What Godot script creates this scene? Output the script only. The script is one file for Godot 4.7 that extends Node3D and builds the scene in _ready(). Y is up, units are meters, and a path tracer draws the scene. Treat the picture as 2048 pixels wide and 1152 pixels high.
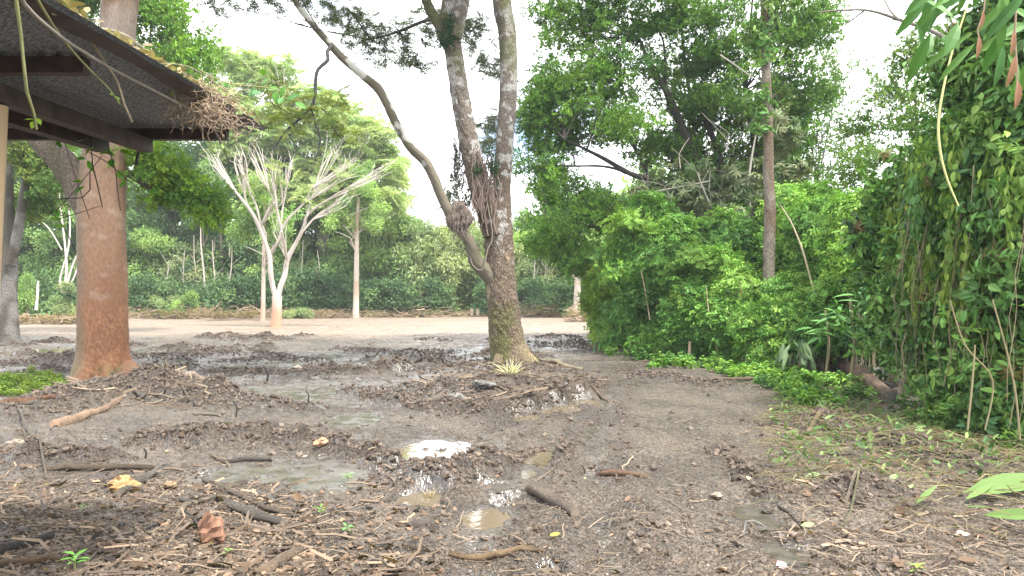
extends Node3D

# ------------------------------------------------------------------ helpers
const FOCAL := 1500.0
const EYE := Vector3(0, 1.55, 0)
var look := Basis()
var rng := RandomNumberGenerator.new()
var names := {}
var mats := {}
var sprays := {}
var n_broad := FastNoiseLite.new()
var n_mid := FastNoiseLite.new()
var n_fine := FastNoiseLite.new()
var n_clod := FastNoiseLite.new()
var n_bark := FastNoiseLite.new()
var ridges: Array = []
var pools: Array = []
var cells := {}


class Geo:
	var v := PackedVector3Array()
	var n := PackedVector3Array()
	var c := PackedColorArray()
	var u := PackedVector2Array()
	var i := PackedInt32Array()

	func mesh() -> ArrayMesh:
		var a := []
		a.resize(Mesh.ARRAY_MAX)
		a[Mesh.ARRAY_VERTEX] = v
		if n.size() == v.size():
			a[Mesh.ARRAY_NORMAL] = n
		if c.size() == v.size():
			a[Mesh.ARRAY_COLOR] = c
		if u.size() == v.size():
			a[Mesh.ARRAY_TEX_UV] = u
		a[Mesh.ARRAY_INDEX] = i
		var m := ArrayMesh.new()
		m.add_surface_from_arrays(Mesh.PRIMITIVE_TRIANGLES, a)
		return m

	func tri(a: Vector3, b: Vector3, d: Vector3, col: Color) -> void:
		var k := v.size()
		v.append(a)
		v.append(b)
		v.append(d)
		for j in 3:
			c.append(col)
			i.append(k + j)


func P(x: float, y: float, d: float) -> Vector3:
	return EYE + look * Vector3((x - 1024.0) / FOCAL * d, (576.0 - y) / FOCAL * d, -d)


func on_plane(x: float, y: float) -> Vector2:
	var r := look * Vector3((x - 1024.0) / FOCAL, (576.0 - y) / FOCAL, -1.0)
	var t := -EYE.y / minf(r.y, -0.004)
	return Vector2(r.x * t, r.z * t)


func G(x: float, y: float, up := 0.0) -> Vector3:
	var q := on_plane(x, y)
	return Vector3(q.x, ground(q.x, q.y) + up, q.y)


func depth_of(y: float) -> float:
	return -on_plane(1024, y).y


func numbered(called: String) -> String:
	var k: int = names.get(called, 0)
	names[called] = k + 1
	return called if k == 0 else "%s_%03d" % [called, k]


func tag(o: Node, label := "", category := "", group := "", kind := "") -> Node:
	if label: o.set_meta("label", label)
	if category: o.set_meta("category", category)
	if group: o.set_meta("group", group)
	if kind: o.set_meta("kind", kind)
	return o


const GROUPS := {"shrub": "shrubs of the thicket on the right", "bush": "bushes at the far edge of the field", "brush_heap": "brush heaps along the far edge of the field", "backing_tree": "dark trees behind the thicket", "stick": "sticks lying on the mud", "log": "cut logs lying on the mud", "stone": "stones lying on the mud", "seedling": "seedlings in the mud", "stake": "dark stakes in the mud", "cane": "canes and stems in the thicket", "stump": "cut stumps at the far edge of the field", "grass_tuft": "tufts of dry grass", "lance_leaved_plant": "lance-leaved plants at the foot of the vine curtain", "hanging_vine": "vines on the edge of the shed roof", "clay_lump": "orange clay lumps", "loose_crowned_tree": "loose trees against the sky at right"}


func thing(called: String, at: Vector3, label: String, category: String, group := "") -> Node3D:
	var o := Node3D.new()
	o.name = numbered(called)
	o.position = at
	add_child(o, true)
	tag(o, label, category, group if group else GROUPS.get(called, ""))
	return o


func part(called: String, m: Mesh, mat: Material, parent: Node3D) -> MeshInstance3D:
	# shapes are computed in the world's axes; a part is set back by its thing's place
	var o := MeshInstance3D.new()
	o.name = numbered(called) if parent == self else called
	o.mesh = m
	o.material_override = mat
	parent.add_child(o, true)
	if parent != self:
		o.position = -parent.position
		if called in ["branches", "stems", "twigs", "bare_twigs", "dry_climber", "creeper_stems"]:
			o.set_meta("kind", "stuff")
	return o


func many(called: String, m: Mesh, mat: Material, where: Array, tint: Array, parent: Node3D) -> MultiMeshInstance3D:
	var mm := MultiMesh.new()
	mm.transform_format = MultiMesh.TRANSFORM_3D
	mm.use_colors = true
	mm.mesh = m
	mm.instance_count = where.size()
	for k in where.size():
		mm.set_instance_transform(k, where[k])
		mm.set_instance_color(k, tint[k])
	var o := MultiMeshInstance3D.new()
	o.name = numbered(called) if parent == self else called
	o.multimesh = mm
	o.material_override = mat
	parent.add_child(o, true)
	if parent != self:
		o.position = -parent.position
	o.set_meta("kind", "stuff")
	return o


func rv() -> Vector3:
	var z := rng.randf_range(-1, 1)
	var a := rng.randf() * TAU
	var r := sqrt(1.0 - z * z)
	return Vector3(r * cos(a), z, r * sin(a))


func rf(a: float, b: float) -> float:
	return rng.randf_range(a, b)


func facing(up: Vector3, turn: float, s: float) -> Transform3D:
	var y := up.normalized()
	var x := y.cross(Vector3(0.31, 0.2, 0.93)).normalized()
	var z := x.cross(y)
	return Transform3D(Basis(x, y, z) * Basis(Vector3.UP, turn) * Basis.from_scale(Vector3.ONE * s), Vector3.ZERO)


func lin(r: float, g: float, b: float) -> Color:
	return Color(r, g, b)


func smooth_path(pts: Array, rad: Array, step: float) -> Array:
	var out: Array = []
	var ro: Array = []
	var n := pts.size()
	for k in n - 1:
		var p0: Vector3 = pts[maxi(k - 1, 0)]
		var p1: Vector3 = pts[k]
		var p2: Vector3 = pts[k + 1]
		var p3: Vector3 = pts[mini(k + 2, n - 1)]
		var m := maxi(1, int(p1.distance_to(p2) / step))
		for j in m:
			var t := float(j) / m
			out.append(p1.cubic_interpolate(p2, p0, p3, t))
			ro.append(lerpf(rad[k], rad[k + 1], t))
	out.append(pts[n - 1])
	ro.append(rad[n - 1])
	return [out, ro]


# a swept tube; col is a Color or a function (point, angle, along, outward) -> Color; disp a function (point, angle, along, r) -> radius
func tube(g: Geo, path: Array, rad: Array, sides: int, col, disp = null, uv_len := 1.0, cap := true) -> void:
	var first := g.v.size()
	var n := path.size()
	var tan0: Vector3 = (path[1] - path[0]).normalized()
	var x := tan0.cross(Vector3(0.2, 0.13, 0.97)).normalized()
	var along := 0.0
	var plain: bool = col is Color
	for k in n:
		var p: Vector3 = path[k]
		var t: Vector3 = (path[mini(k + 1, n - 1)] - path[maxi(k - 1, 0)]).normalized()
		x = (x - t * x.dot(t)).normalized()
		var y := t.cross(x)
		if k > 0:
			along += p.distance_to(path[k - 1])
		for s in sides + 1:
			var a := TAU * float(s % sides) / sides
			var d := x * cos(a) + y * sin(a)
			var r: float = rad[k]
			if disp != null:
				r = disp.call(p + d * r, a, along, r)
			var q := p + d * r
			g.v.append(q)
			g.n.append(d)
			g.c.append(col if plain else col.call(q, a, along, d))
			g.u.append(Vector2(float(s) / sides, along / uv_len))
	var w := sides + 1
	for k in n - 1:
		for s in sides:
			var a := first + k * w + s
			g.i.append_array(PackedInt32Array([a, a + w, a + 1, a + 1, a + w, a + w + 1]))
	if disp != null:
		for k in n:
			for s in w:
				var ss := s % sides
				var e: Vector3 = g.v[first + k * w + (ss + 1) % sides] - g.v[first + k * w + (ss + sides - 1) % sides]
				var f: Vector3 = g.v[first + mini(k + 1, n - 1) * w + ss] - g.v[first + maxi(k - 1, 0) * w + ss]
				var nn := e.cross(f).normalized()
				if nn.dot(g.n[first + k * w + s]) < 0.0:
					nn = -nn
				g.n[first + k * w + s] = nn
	if cap:
		for e in [0, n - 1]:
			var c0 := g.v.size()
			var q: Vector3 = path[e]
			var t2: Vector3 = (path[e] - path[1 if e == 0 else n - 2]).normalized()
			g.v.append(q)
			g.n.append(t2)
			g.c.append(g.c[first + e * w])
			g.u.append(Vector2(0.5, 0.5))
			for s in w:
				g.v.append(g.v[first + e * w + s])
				g.n.append(t2)
				g.c.append(g.c[first + e * w + s])
				g.u.append(Vector2(0.5, 0.5))
			for s in sides:
				if e == 0:
					g.i.append_array(PackedInt32Array([c0, c0 + 1 + s, c0 + 2 + s]))
				else:
					g.i.append_array(PackedInt32Array([c0, c0 + 2 + s, c0 + 1 + s]))


func limb(g: Geo, pts: Array, rad: Array, sides: int, step: float, col, disp = null, uv_len := 1.0) -> void:
	var s := smooth_path(pts, rad, step)
	tube(g, s[0], s[1], sides, col, disp, uv_len)


# a leaf folded along its rib; 2 triangles, or 6 with a bend
func leaf(g: Geo, base: Vector3, dir: Vector3, nrm: Vector3, length: float, wide: float, col: Color, bend := 0.25, fine := false) -> void:
	dir = dir.normalized()
	var side := dir.cross(nrm).normalized()
	nrm = side.cross(dir).normalized()
	if not fine:
		var mid := base + dir * length * 0.45
		var tip := base + dir * length - nrm * length * bend
		var lift := nrm * wide * 0.18
		g.tri(base, mid + side * wide * 0.5 + lift, tip, col)
		g.tri(base, tip, mid - side * wide * 0.5 + lift, col)
		return
	var prev := base
	var pl := base
	var pr := base
	var prof := [0.0, 0.78, 1.0, 0.72, 0.0]
	for k in range(1, 5):
		var t := k / 4.0
		var q := base + dir * length * t - nrm * length * bend * t * t
		var w: float = wide * 0.5 * prof[k]
		var l := q + side * w + nrm * w * 0.3
		var r := q - side * w + nrm * w * 0.3
		if k == 1:
			g.tri(base, l, q, col)
			g.tri(base, q, r, col)
		elif k == 4:
			g.tri(pl, q, prev, col)
			g.tri(prev, q, pr, col)
		else:
			g.tri(pl, l, prev, col)
			g.tri(l, q, prev, col)
			g.tri(prev, q, pr, col)
			g.tri(q, r, pr, col)
		prev = q
		pl = l
		pr = r


func stick(g: Geo, a: Vector3, b: Vector3, r0: float, r1: float, col: Color) -> void:
	# a 3-sided twig
	var t := (b - a).normalized()
	var x := t.cross(Vector3(0.3, 0.5, 0.8)).normalized()
	var y := t.cross(x)
	for s in 3:
		var d0 := x * cos(TAU * s / 3.0) + y * sin(TAU * s / 3.0)
		var d1 := x * cos(TAU * (s + 1) / 3.0) + y * sin(TAU * (s + 1) / 3.0)
		g.tri(a + d0 * r0, b + d0 * r1, a + d1 * r0, col)
		g.tri(a + d1 * r0, b + d0 * r1, b + d1 * r1, col)


# ------------------------------------------------------------------ sprays of leaves, about 1 m across, put in place by the crowns
func tone() -> Color:
	var k := rf(0.72, 1.28)
	return Color(k * rf(0.9, 1.15), k, k * rf(0.8, 1.1))


const WOOD := Color(1.1, 0.75, 0.9)


func make_sprays() -> void:
	var g := Geo.new()
	# far clump: many small leaves in an uneven ball
	for k in 64:
		var d := rv()
		d.y *= 0.7
		var p := d * pow(rng.randf(), 0.45) * 0.55
		leaf(g, p, (d + rv() * 0.9 + Vector3.DOWN * 0.3), (Vector3.UP + rv() * 0.7), rf(0.14, 0.24), rf(0.08, 0.12), tone(), 0.3)
	sprays.clump = g.mesh()
	# broad-leaved twig
	g = Geo.new()
	for tw in 4:
		var o := rv() * 0.1
		var e := (rv() + Vector3.UP * 0.5).normalized() * rf(0.4, 0.6)
		stick(g, o, o + e, 0.008, 0.003, WOOD)
		for k in 8:
			var t := rf(0.2, 1.0)
			leaf(g, o + e * t, (e.normalized() * 0.5 + rv() + Vector3.DOWN * 0.35), Vector3.UP + rv() * 0.6, rf(0.16, 0.26), rf(0.07, 0.11), tone(), 0.3)
	sprays.broad = g.mesh()
	# feathery (twice-pinnate) fans lying nearly level
	g = Geo.new()
	for tw in 6:
		var a := TAU * tw / 6.0 + rf(-0.4, 0.4)
		var e := Vector3(cos(a), rf(-0.1, 0.35), sin(a)).normalized()
		var len_ := rf(0.4, 0.6)
		stick(g, Vector3.ZERO, e * len_, 0.006, 0.002, WOOD)
		var side := e.cross(Vector3.UP).normalized()
		for k in 7:
			var t := 0.2 + 0.8 * k / 6.0
			var q := e * len_ * t + Vector3.DOWN * 0.06 * t * t
			for sgn in [-1.0, 1.0]:
				if rng.randf() < 0.12: continue
				leaf(g, q, side * sgn + e * rf(0.3, 0.7) + Vector3.DOWN * rf(0.0, 0.3), Vector3.UP + rv() * 0.35, rf(0.14, 0.24) * (1.2 - 0.5 * t), rf(0.04, 0.065), tone(), 0.2)
	sprays.feather = g.mesh()
	# shrub shoot: an upright stem with pinnate leaves of oval leaflets
	g = Geo.new()
	for st in 2:
		var o := Vector3(rf(-0.08, 0.08), -0.35, rf(-0.08, 0.08))
		var e := Vector3(rf(-0.25, 0.25), 1, rf(-0.25, 0.25)).normalized() * rf(0.6, 0.85)
		stick(g, o, o + e, 0.009, 0.004, Color(1.3, 1.2, 0.8))
		for k in 7:
			var q := o + e * (0.25 + 0.75 * k / 6.0)
			var a := k * 2.4 + rf(-0.4, 0.4)
			var d := Vector3(cos(a), rf(-0.1, 0.5), sin(a)).normalized()
			var ln := rf(0.25, 0.4)
			var side := d.cross(Vector3.UP).normalized()
			var t0 := tone()
			stick(g, q, q + d * ln, 0.004, 0.002, Color(1, 1.1, 0.7))
			for j in 4:
				var t := 0.3 + 0.7 * j / 3.0
				var r := q + d * ln * t + Vector3.DOWN * 0.08 * t * t
				for sgn in [-1.0, 1.0]:
					leaf(g, r, side * sgn + d * 0.45 + Vector3.DOWN * 0.15, Vector3.UP + rv() * 0.3, rf(0.09, 0.14), rf(0.05, 0.075), t0 * rf(0.9, 1.1), 0.2)
			leaf(g, q + d * ln, d + Vector3.DOWN * 0.3, Vector3.UP + rv() * 0.3, 0.14, 0.07, t0, 0.25)
	sprays.shoot = g.mesh()
	# hanging vine strand with drooping pointed leaves
	g = Geo.new()
	for st in 3:
		var q := Vector3(rf(-0.15, 0.15), 0.45, rf(-0.15, 0.15))
		for k in 7:
			var r := q + Vector3(rf(-0.05, 0.05), -0.14, rf(-0.05, 0.05))
			stick(g, q, r, 0.004, 0.004, Color(1.4, 1.2, 0.8))
			for j in 2:
				var a := rng.randf() * TAU
				var out := Vector3(cos(a), 0, sin(a))
				leaf(g, r + out * 0.03, out * 0.55 + Vector3.DOWN, out + Vector3.UP * 0.3 + rv() * 0.5, rf(0.08, 0.2), rf(0.045, 0.085), tone(), 0.2, true)
			q = r
	sprays.vine = g.mesh()
	# near broad leaves, each with a bend
	g = Geo.new()
	for tw in 3:
		var o := rv() * 0.1
		var e := (rv() + Vector3.DOWN * 0.3).normalized() * rf(0.4, 0.55)
		stick(g, o, o + e, 0.007, 0.003, WOOD)
		for k in 7:
			var t := rf(0.15, 1.0)
			leaf(g, o + e * t, e.normalized() * 0.4 + rv() + Vector3.DOWN * 0.6, Vector3.UP + rv() * 0.5, rf(0.12, 0.25), rf(0.05, 0.11), tone(), 0.3, true)
	sprays.near = g.mesh()
	# long lance leaves hanging from a tip
	g = Geo.new()
	for tw in 3:
		var o := rv() * 0.12
		for k in 8:
			var a := k * 0.8 + rf(-0.3, 0.3)
			leaf(g, o, Vector3(cos(a), rf(-0.6, 0.35), sin(a)), Vector3.UP + rv() * 0.3, rf(0.32, 0.5), rf(0.07, 0.1), tone(), 0.35, true)
	sprays.lance = g.mesh()
	# bare twigs
	g = Geo.new()
	for tw in 9:
		var q := rv() * 0.05
		var d := (rv() + Vector3.UP * 0.4).normalized()
		for k in 4:
			var r := q + d * rf(0.1, 0.16)
			stick(g, q, r, 0.006 - 0.001 * k, 0.005 - 0.001 * k, Color(1, 1, 1))
			if k > 0:
				stick(g, q, q + (d + rv() * 0.9).normalized() * rf(0.08, 0.16), 0.003, 0.002, Color(0.9, 0.9, 0.9))
			d = (d + rv() * 0.45).normalized()
			q = r
	sprays.twigs = g.mesh()
	# low herb
	g = Geo.new()
	for st in 5:
		var o := Vector3(rf(-0.3, 0.3), 0, rf(-0.3, 0.3))
		for k in 6:
			var a := rng.randf() * TAU
			var h := rf(0.05, 0.45)
			leaf(g, o + Vector3.UP * h, Vector3(cos(a), rf(-0.1, 0.6), sin(a)), Vector3.UP + rv() * 0.3, rf(0.18, 0.3), rf(0.1, 0.16), tone(), 0.3)
		stick(g, o, o + Vector3.UP * 0.42, 0.01, 0.005, Color(1.1, 1.1, 0.8))
	sprays.herb = g.mesh()
	# lumps and stones
	for kind in ["lump", "stone"]:
		g = Geo.new()
		rough_ball(g, 0.28 if kind == "lump" else 0.16, 1 if kind == "stone" else 2)
		sprays[kind] = g.mesh()
	g = Geo.new()
	leaf(g, Vector3(-0.5, 0, 0), Vector3.RIGHT, Vector3.UP, 1.0, 0.5, Color.WHITE, -0.2, true)
	sprays.fallen = g.mesh()
	g = Geo.new()
	var q0 := Vector3(-0.5, 0, 0)
	for k in 4:
		var q1 := Vector3(-0.5 + 0.25 * (k + 1), rf(-0.02, 0.03), rf(-0.06, 0.06))
		stick(g, q0, q1, 0.014, 0.012, Color.WHITE)
		q0 = q1
	sprays.twig = g.mesh()
	g = Geo.new()
	for k in 9:
		var a := rng.randf() * TAU
		leaf(g, Vector3(rf(-0.1, 0.1), 0, rf(-0.1, 0.1)), Vector3(cos(a), rf(0.5, 2.0), sin(a)), Vector3(-cos(a), 0.6, -sin(a)), rf(0.6, 1.0), rf(0.03, 0.05), tone(), 0.35, true)
	sprays.grass = g.mesh()


func rough_ball(g: Geo, uneven: float, levels: int) -> void:
	var s := SphereMesh.new()
	s.radius = 0.5
	s.height = 1.0
	s.radial_segments = 6 + 4 * levels
	s.rings = 3 + 2 * levels
	var a := s.get_mesh_arrays()
	var nz := FastNoiseLite.new()
	nz.seed = int(uneven * 1000)
	nz.frequency = 1.7
	var vs: PackedVector3Array = a[Mesh.ARRAY_VERTEX]
	for p in vs:
		g.v.append(p * (1.0 + uneven * 2.2 * nz.get_noise_3dv(p)) * Vector3(1, 0.75, 0.85))
		g.c.append(Color.WHITE)
	g.i = a[Mesh.ARRAY_INDEX]


# clumps: [centre, radii, share]; sprays gather in uneven sub-clumps so that gaps stay open between them
func crown(parent: Node3D, called: String, spray: String, mat: String, clumps: Array, count: int, size: Vector2, cols: Array, subs := 9, tight := 0.36, level := 0.55) -> MultiMeshInstance3D:
	var where: Array = []
	var tint: Array = []
	var total := 0.0
	for c in clumps:
		total += c[2]
	for c in clumps:
		var mine := int(count * c[2] / total)
		var per := maxi(1, mine / subs)
		var made := 0
		while made < mine:
			var d := rv()
			var sc: Vector3 = c[0] + d * c[1] * pow(rng.randf(), 0.4)
			var col: Color = cols[rng.randi() % cols.size()].lerp(cols[rng.randi() % cols.size()], rng.randf())
			col *= rf(0.8, 1.2)
			var rad: Vector3 = c[1] * tight * rf(0.6, 1.3)
			rad.y *= 0.62
			for k in per:
				var e := rv() * pow(rng.randf(), 0.5)
				var t := facing((d * (1.0 - level) + Vector3.UP * level + rv() * 0.5), rng.randf() * TAU, rf(size.x, size.y))
				t.origin = sc + e * rad
				where.append(t)
				tint.append(col * rf(0.88, 1.12))
			made += per
	return many(called, sprays[spray], mats[mat], where, tint, parent)


func px_clumps(list: Array, deep: float) -> Array:
	# each row: x, y, distance, half width, half height in the photograph
	var out: Array = []
	for r in list:
		var k: float = r[2] / FOCAL
		var rad := Vector3(r[3] * k, r[4] * k, deep if r.size() < 6 else r[5])
		out.append([P(r[0], r[1], r[2]), rad, pow(rad.x * rad.y * rad.z, 0.66)])
	return out


func px_path(list: Array, d: float, dd := 0.0) -> Array:
	var out: Array = []
	for k in list.size():
		out.append(P(list[k][0], list[k][1], d + dd * k / maxi(1, list.size() - 1)))
	return out


func px_rad(list: Array, d: float) -> Array:
	var out: Array = []
	for r in list:
		out.append(r[2] * 0.5 / FOCAL * d)
	return out


func reach_branches(g: Geo, from: Array, clumps: Array, each: int, r: float, col: Color) -> void:
	for c in clumps:
		for k in each:
			var to: Vector3 = c[0] + rv() * c[1] * 0.8
			var best: Vector3 = from[0]
			for f in from:
				if f.distance_to(to) < best.distance_to(to) and f.y < to.y + 0.5:
					best = f
			var mid := best.lerp(to, 0.5) + rv() * best.distance_to(to) * 0.1 + Vector3.UP * 0.05 * best.distance_to(to)
			limb(g, [best, mid, to], [r, r * 0.6, r * 0.2], 5, 0.5, col)


# ------------------------------------------------------------------ ground
func add_ridge(px: Array, wide: float, high: float, rough := 1.0) -> void:
	var pts: Array = []
	for q in px:
		pts.append(on_plane(q[0], q[1]))
	for k in pts.size() - 1:
		var r := {"a": pts[k], "b": pts[k + 1], "w": wide, "h": high, "rough": rough}
		ridges.append(r)
		mark(["r", ridges.size() - 1], pts[k], pts[k + 1], wide * 1.6)


func add_pool(x: float, y: float, hw: float, hh: float, lvl := -0.012, film := false) -> void:
	var near_ := depth_of(y + hh)
	var far_ := depth_of(y - hh)
	var c := Vector2((x - 1024.0) / FOCAL * (near_ + far_) / 2, -(near_ + far_) / 2)
	var r := Vector2(hw / FOCAL * (near_ + far_) / 2, (far_ - near_) / 2)
	pools.append({"c": c, "r": r, "y": lvl, "film": film})
	mark(["p", pools.size() - 1], c - r, c + r, 1.05 * maxf(r.x, r.y) + 0.2)


func mark(what: Array, a: Vector2, b: Vector2, m: float) -> void:
	for ix in range(floori(minf(a.x, b.x) - m), floori(maxf(a.x, b.x) + m) + 1):
		for iz in range(floori(minf(a.y, b.y) - m), floori(maxf(a.y, b.y) + m) + 1):
			var key := Vector2i(ix, iz)
			if not cells.has(key):
				cells[key] = []
			cells[key].append(what)


var last_rough := 0.0
var last_wet := 0.0
var last_damp := 0.0


func field_share(x: float, z: float) -> float:
	# 0 on the churned mud, 1 on the dry levelled field behind it
	return smoothstep(23.5, 31.0, -z + 3.2 * n_broad.get_noise_2d(x * 2.0, z * 2.0) + 0.12 * x)


func ground(x: float, z: float) -> float:
	var d := -z
	var h := 0.05 * n_broad.get_noise_2d(x, z)
	var f := field_share(x, z)
	var lane := smoothstep(0.9, 2.0, x - 0.02 * d) * (1.0 - smoothstep(3.6 + 0.1 * d, 5.0 + 0.12 * d, x))
	var amp := lerpf(1.0, 0.55, lane) * (1.0 - 0.82 * f)
	var rough := 0.0
	var hole := 0.0
	var floor_ := -1.0
	var damp := smoothstep(0.05, 0.3, n_mid.get_noise_2d(x * 0.35 + 70, z * 0.9)) * smoothstep(10.0, 15.0, d) * (1.0 - f) * 0.9
	var film := false
	var lvl := 0.0
	for w in cells.get(Vector2i(floori(x), floori(z)), []):
		if w[0] == "r":
			var r = ridges[w[1]]
			var ab: Vector2 = r.b - r.a
			var t := clampf((Vector2(x, z) - r.a).dot(ab) / ab.length_squared(), 0, 1)
			var dist: float = (Vector2(x, z) - (r.a + ab * t)).length() / (r.w * (1.0 + 0.5 * n_mid.get_noise_2d(x * 1.3 + 50, z * 1.3)))
			if dist < 1.5:
				var k := exp(-dist * dist * 1.8)
				var up: float = r.h * k * (1.0 + 0.45 * n_mid.get_noise_2d(x * 1.7, z * 1.7 + 31))
				h = maxf(h, h + up) if r.h > 0 else minf(h, h + up)
				if r.h < 0: damp = maxf(damp, k * (0.6 + 0.9 * n_mid.get_noise_2d(x * 0.5, z * 0.5 + 9)))
				rough = maxf(rough, k * r.rough)
		else:
			var p = pools[w[1]]
			var q: Vector2 = (Vector2(x, z) - p.c) / p.r
			var wob := 1.0 + 0.75 * n_mid.get_noise_2d(x * 0.8 + 9, z * 0.8) + 0.45 * n_fine.get_noise_2d(x * 0.5, z * 0.5)
			var k := 1.0 - smoothstep(0.62, 1.25, q.length() / wob)
			var rim := 1.0 - smoothstep(1.5, 2.0, q.length())
			if rim > 0.0:
				floor_ = maxf(floor_, lerpf(-0.4, p.y + 0.014, rim))
			damp = maxf(damp, 1.0 - smoothstep(0.8, 1.75, q.length() / wob))
			if k > hole:
				hole = k
				lvl = p.y
				film = p.film
	var fine := n_fine.get_noise_2d(x, z)
	var clod := maxf(0.0, n_clod.get_noise_2d(x, z) + 0.55)
	h += (1.0 - f) * smoothstep(12.0, 16.0, d) * 0.07 * n_mid.get_noise_2d(x * 0.3 + 19, z * 1.1)
	h += amp * (0.035 * n_mid.get_noise_2d(x, z) + 0.02 * fine) + amp * 0.028 * clod * smoothstep(-0.1, 0.5, n_mid.get_noise_2d(x * 0.5 + 77, z * 0.5))
	h += rough * (0.035 * fine + 0.03 * clod)
	if floor_ > -0.3:
		h = maxf(h, floor_ + 0.012 * fine)
	if hole > 0.0:
		h = lerpf(h, lvl - 0.03 + 0.012 * fine if not film else lvl - 0.017 + 0.06 * fine + 0.022 * n_mid.get_noise_2d(x * 2.0, z * 2.0), hole * (1.0 - 0.85 * rough))
	last_rough = rough
	last_wet = hole
	last_damp = damp
	return h


func ground_color(x: float, z: float, h: float) -> Color:
	var f := field_share(x, z)
	var b := n_mid.get_noise_2d(x * 0.6 + 13, z * 0.6)
	var c := n_fine.get_noise_2d(x * 1.9 + 5, z * 1.9)
	var mud := Color(0.055, 0.042, 0.031).lerp(Color(0.122, 0.096, 0.073), clampf(0.5 + b * 1.1 + c * 1.3, 0, 1))
	var lane := smoothstep(0.6, 2.0, x - 0.02 * -z) * (1.0 - smoothstep(3.4, 5.2, x + 0.1 * z)) * (1.0 - smoothstep(10, 16, -z))
	mud = mud.lerp(Color(0.142, 0.112, 0.084), lane * clampf(0.45 + 0.6 * b + 0.9 * c, 0, 1))
	mud = mud.lerp(Color(0.042, 0.028, 0.019), clampf(last_rough * 1.4, 0, 1) * 0.85)
	mud = mud.lerp(Color(0.055, 0.043, 0.033), clampf(maxf(last_wet * 1.6, last_damp * 0.9), 0, 1) * 0.85)
	var dry := Color(0.27, 0.205, 0.158).lerp(Color(0.33, 0.255, 0.20), clampf(0.5 + b + c * 0.5, 0, 1))
	dry = dry.lerp(Color(0.22, 0.16, 0.115), smoothstep(0.1, 0.5, n_mid.get_noise_2d(x * 0.12, z * 0.9)))
	dry = dry.lerp(Color(0.19, 0.14, 0.10), clampf(c * 2.0 + 0.2 * b - 0.35, 0, 1))
	var forest := smoothstep(52.0, 57.0, -z + 1.5 * b)
	return mud.lerp(dry, f).lerp(Color(0.09, 0.075, 0.05), forest)


func make_ground() -> void:
	var zs: Array = [60.0, 25.0, 10.0, 4.0, 1.0, -0.8, -1.8, -2.5, -3.0]
	var d := 3.3
	while d < 62.0:
		zs.append(-d)
		d *= 1.0056
	while d < 330.0:
		zs.append(-d)
		d *= 1.2
	var us: Array = [-2.4, -1.4]
	for k in 501:
		us.append(-1.0 + k / 250.0)
	us.append_array([1.4, 2.4])
	var g := Geo.new()
	var w := us.size()
	var damp := PackedFloat32Array()
	for z in zs:
		var reach: float = minf(0.78 * absf(z) + 1.2, 150.0) if z < 0.0 else 40.0
		for u in us:
			var x: float = u * reach
			var h: float = ground(x, z) if z < 0.0 and absf(u) < 2.0 and z > -80.0 else 0.0
			g.v.append(Vector3(x, h, z))
			if not (z < 0.0 and absf(u) < 2.0 and z > -80.0): last_damp = 0.0
			g.c.append(ground_color(x, z, h))
			damp.append(last_damp)
			g.u.append(Vector2(x, z))
	g.n.resize(g.v.size())
	for r in zs.size():
		for c in w:
			var a: Vector3 = g.v[r * w + mini(c + 1, w - 1)] - g.v[r * w + maxi(c - 1, 0)]
			var b: Vector3 = g.v[mini(r + 1, zs.size() - 1) * w + c] - g.v[maxi(r - 1, 0) * w + c]
			g.n[r * w + c] = a.cross(b).normalized()
	var g2 := Geo.new()
	var moved := {}
	for r in zs.size() - 1:
		for c in w - 1:
			var a := r * w + c
			var six := PackedInt32Array([a, a + w, a + 1, a + 1, a + w, a + w + 1])
			if damp[a] + 0.35 * n_fine.get_noise_2d(g.v[a].x, g.v[a].z) > 0.42:
				for j in six:
					if not moved.has(j):
						moved[j] = g2.v.size()
						g2.v.append(g.v[j])
						g2.n.append(g.n[j])
						g2.c.append(g.c[j])
						g2.u.append(g.u[j])
					g2.i.append(moved[j])
			else:
				g.i.append_array(six)
	var both := g.mesh()
	var arr := []
	arr.resize(Mesh.ARRAY_MAX)
	arr[Mesh.ARRAY_VERTEX] = g2.v
	arr[Mesh.ARRAY_NORMAL] = g2.n
	arr[Mesh.ARRAY_COLOR] = g2.c
	arr[Mesh.ARRAY_TEX_UV] = g2.u
	arr[Mesh.ARRAY_INDEX] = g2.i
	both.add_surface_from_arrays(Mesh.PRIMITIVE_TRIANGLES, arr)
	both.surface_set_material(0, mats.mud)
	both.surface_set_material(1, mats.damp_mud)
	tag(part("ground", both, null, self), "churned dark brown mud with tyre ruts running into a pale dry cleared field", "ground", "", "structure")


# ------------------------------------------------------------------ materials
func noise_tex(freq: float, octaves: int, size: int, stops: Array, kind := FastNoiseLite.TYPE_SIMPLEX_SMOOTH, seed_ := 3) -> NoiseTexture2D:
	var n := FastNoiseLite.new()
	n.noise_type = kind
	n.frequency = freq
	n.fractal_octaves = octaves
	n.seed = seed_
	var t := NoiseTexture2D.new()
	t.width = size
	t.height = size
	t.seamless = true
	t.noise = n
	if stops.size():
		var gr := Gradient.new()
		gr.offsets = PackedFloat32Array()
		var of := PackedFloat32Array()
		var cs := PackedColorArray()
		for s in stops:
			of.append(s[0])
			cs.append(Color(s[1], s[1], s[1]) if not s[1] is Color else s[1])
		gr.offsets = of
		gr.colors = cs
		t.color_ramp = gr
	return t


func plain_mat(called: String, col: Color, rough: float, vertex := false) -> StandardMaterial3D:
	var m := StandardMaterial3D.new()
	m.resource_name = called
	m.albedo_color = col.linear_to_srgb()
	m.roughness = rough
	m.vertex_color_use_as_albedo = vertex
	mats[called] = m
	return m


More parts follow.
